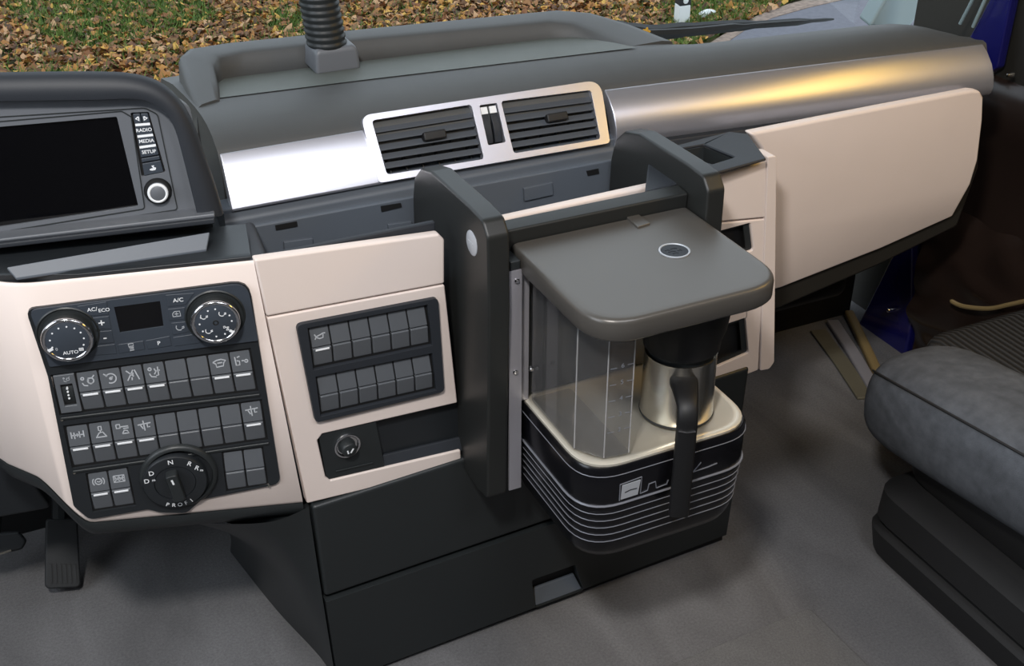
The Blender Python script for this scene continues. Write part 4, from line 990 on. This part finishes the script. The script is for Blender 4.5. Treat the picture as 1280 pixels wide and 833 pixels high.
# ------------------------------------------------------------------ wiper outside the windscreen
wp = thing('windscreen_wiper', 'black windscreen wiper resting outside behind the right of the dashboard', 'wiper', ony(815, 45, 1.98))
wa = [ony(770, 33, 1.99), ony(812, 41, 1.99), ony(880, 34.5, 1.99), ony(960, 30, 1.99), ony(1042, 24, 1.99)]
build(M().tube(spline(wa, 5), [.013]*3+[.016]*6+[.012]*5+[.008]*4+[.004]*2+[.002], 8), 'wiper_arm', RUBBER, wp)
wb = [ony(785, 43, 1.97), ony(860, 40, 1.97), ony(930, 33, 1.97), ony(1010, 27, 1.97)]
build(M().tube(spline(wb, 5), [.009]*10+[.005]*5+[.002], 6), 'wiper_blade', DEEP, wp)
lf = ony(808, 40, 1.955); FLf = Fr(lf, (1, 0, 0), (0, .3, 1))
YEL = mat('yellow_leaf', (214, 160, 40), .6)
build(M().loft([[FLf.P(r*cos(t)*(1+.25*cos(5*t)), r*sin(t)*(1+.25*cos(5*t)), c) for t in [2*pi*i/30 for i in range(30)]] for r, c in ((.0075, 0), (.0075, .0008), (.004, .0016))]), 'leaf', YEL, None, label='single yellow leaf stuck on the windscreen wiper arm', cat='leaf')

# ------------------------------------------------------------------ roadside
rp = onz(850, 34, -1.3)
post = thing('reflector_post', 'white roadside reflector post with a black band beyond the windscreen', 'road post', rp)
def trap(z0, z1, w0, w1, d): return [[V((rp.x+x*w0, rp.y+y*d, rp.z+z0)) for x, y in ((-1, -1), (1, -1), (.6, 1), (-.6, 1))], [V((rp.x+x*w1, rp.y+y*d, rp.z+z1)) for x, y in ((-1, -1), (1, -1), (.6, 1), (-.6, 1))]]
build(M().loft(trap(0, .17, .05, .048, .05)), 'post_shaft', POSTW, post, bev=.008)
build(M().loft(trap(.17, .42, .049, .047, .051)), 'black_band', RUBBER, post, bev=.008)
build(M().loft(trap(.42, .80, .047, .044, .05)), 'post_top', POSTW, post, bev=.008)
FR_ = Fr((rp.x, rp.y-.052, rp.z), (1, 0, 0), (0, 0, 1))
build(M().lathe(FR_, .0, .205, [(.0001, .006), (.02, .004), (.022, 0)], 16), 'reflector', POSTW, post)
st = onz(884, 23, -1.3); random.seed(3)
mm = M(); rg = []
for z, k in ((0, .8), (.02, 1.0), (.05, .8), (.065, .35)):
    rg.append([V((st.x+cos(2*pi*i/9)*.085*k*random.uniform(.85, 1.1), st.y+sin(2*pi*i/9)*.05*k*random.uniform(.85, 1.1), st.z+z)) for i in range(9)])
build(M().loft(rg), 'stone', POSTW, None, label='small white stone lying in the grass beside the reflector post', cat='stone')
# road and gravel edge
def gpoly(pts, z, t): return M().loft([[onz(x, y, -1.3)+V((0, 0, z-t)) for x, y in pts], [onz(x, y, -1.3)+V((0, 0, z)) for x, y in pts]])
S(gpoly([(860, 90), (930, 42), (965, 26), (1010, 13), (1120, -12), (1400, -60), (1700, 60), (1400, 300), (900, 160)], .02, .05), 'road', ASPH)
S(gpoly([(840, 88), (912, 42), (945, 24), (985, 9), (1100, -22), (1380, -75), (1400, -60), (1120, -12), (1010, 13), (965, 26), (930, 42), (860, 90)], .025, .05), 'road_edge', GRAVEL)
# fallen leaves and grass
random.seed(11)
def noise2(x, y): return .5+.25*sin(1.7*x+2.3*y)+.25*sin(2.9*x-1.3*y+1.1)
lv = []; lf_ = []; gv = []; gf = []
def roadside(x, y):   # inside the road?
    p = V((x, y, -1.3))-CAM; k = p.dot(FW); u_ = 640+FPX*p.dot(RT)/k; v_ = 416.5-FPX*p.dot(UP)/k
    return u_, v_
cnt = 0
while cnt < 36000:
    x = random.uniform(-2.0, 8.0); y = random.uniform(4.2, 11.8)
    u_, v_ = roadside(x, y)
    if u_ > 1180 or u_ < -400 or v_ > 230 or v_ < -90: continue
    edge = 912+(42-v_)*2.1
    if u_ > edge: continue
    d = .80 if u_ < 800 else .30
    if 400 < u_ < 800: d = .97
    if 780 < u_ < 840: d = .8
    if 895 < u_ < edge and u_ > edge-70: d = .75
    if noise2(x, y) < .45 and u_ < 380: d *= .4
    if random.random() > d: continue
    cnt += 1
    s_ = random.uniform(.018, .042); a = random.uniform(0, 2*pi); tx, ty = random.gauss(0, .35), random.gauss(0, .35)
    k = len(lv); sh_ = random.uniform(.5, .85); cu = random.uniform(-.3, .5)
    for (px_, py_, pz_) in ((-1, 0, cu), (-.3, -sh_, 0), (.55, -sh_*.8, .1), (1.1, 0, cu), (.5, sh_*.85, .1), (-.35, sh_, 0), (0, 0, -.12)):
        X = px_*cos(a)-py_*sin(a); Y = px_*sin(a)+py_*cos(a)
        lv.append((x+X*s_, y+Y*s_, -1.3+.03+random.uniform(0, .015)+s_*(pz_+X*tx+Y*ty)))
    lf_ += [(k+i, k+(i+1) % 6, k+6) for i in range(6)]
me = bpy.data.meshes.new('fallen_leaves'); me.from_pydata(lv, [], lf_); me.materials.append(LEAF)
o = bpy.data.objects.new('fallen_leaves', me); COL.objects.link(o); o['kind'] = 'stuff'; o['label'] = 'carpet of brown and yellow fallen leaves on the verge'; o['category'] = 'leaves'
cnt = 0
while cnt < 34000:
    x = random.uniform(-1.2, 8.0); y = random.uniform(5.2, 11.8); u_, v_ = roadside(x, y)
    if u_ > 1100 or u_ < -160 or v_ > 130 or v_ < -60 or u_ > 905+(42-v_)*2.1: continue
    d = .7 if noise2(x, y) < .47 else .15
    if u_ > 830: d = 1
    elif 400 < u_: d *= .3
    if random.random() > d: continue
    cnt += 1; h_ = random.uniform(.04, .10); a = random.uniform(0, 2*pi); k = len(gv); w_ = .007; lx, ly = random.gauss(0, .04), random.gauss(0, .04)
    gv += [(x-w_*cos(a), y-w_*sin(a), -1.3), (x+w_*cos(a), y+w_*sin(a), -1.3), (x+lx, y+ly, -1.3+h_)]; gf.append((k, k+1, k+2))
me = bpy.data.meshes.new('verge_grass'); me.from_pydata(gv, [], gf); me.materials.append(GRASS)
o = bpy.data.objects.new('verge_grass', me); COL.objects.link(o); o['kind'] = 'stuff'; o['label'] = 'short green grass growing through the leaves on the verge'; o['category'] = 'grass'
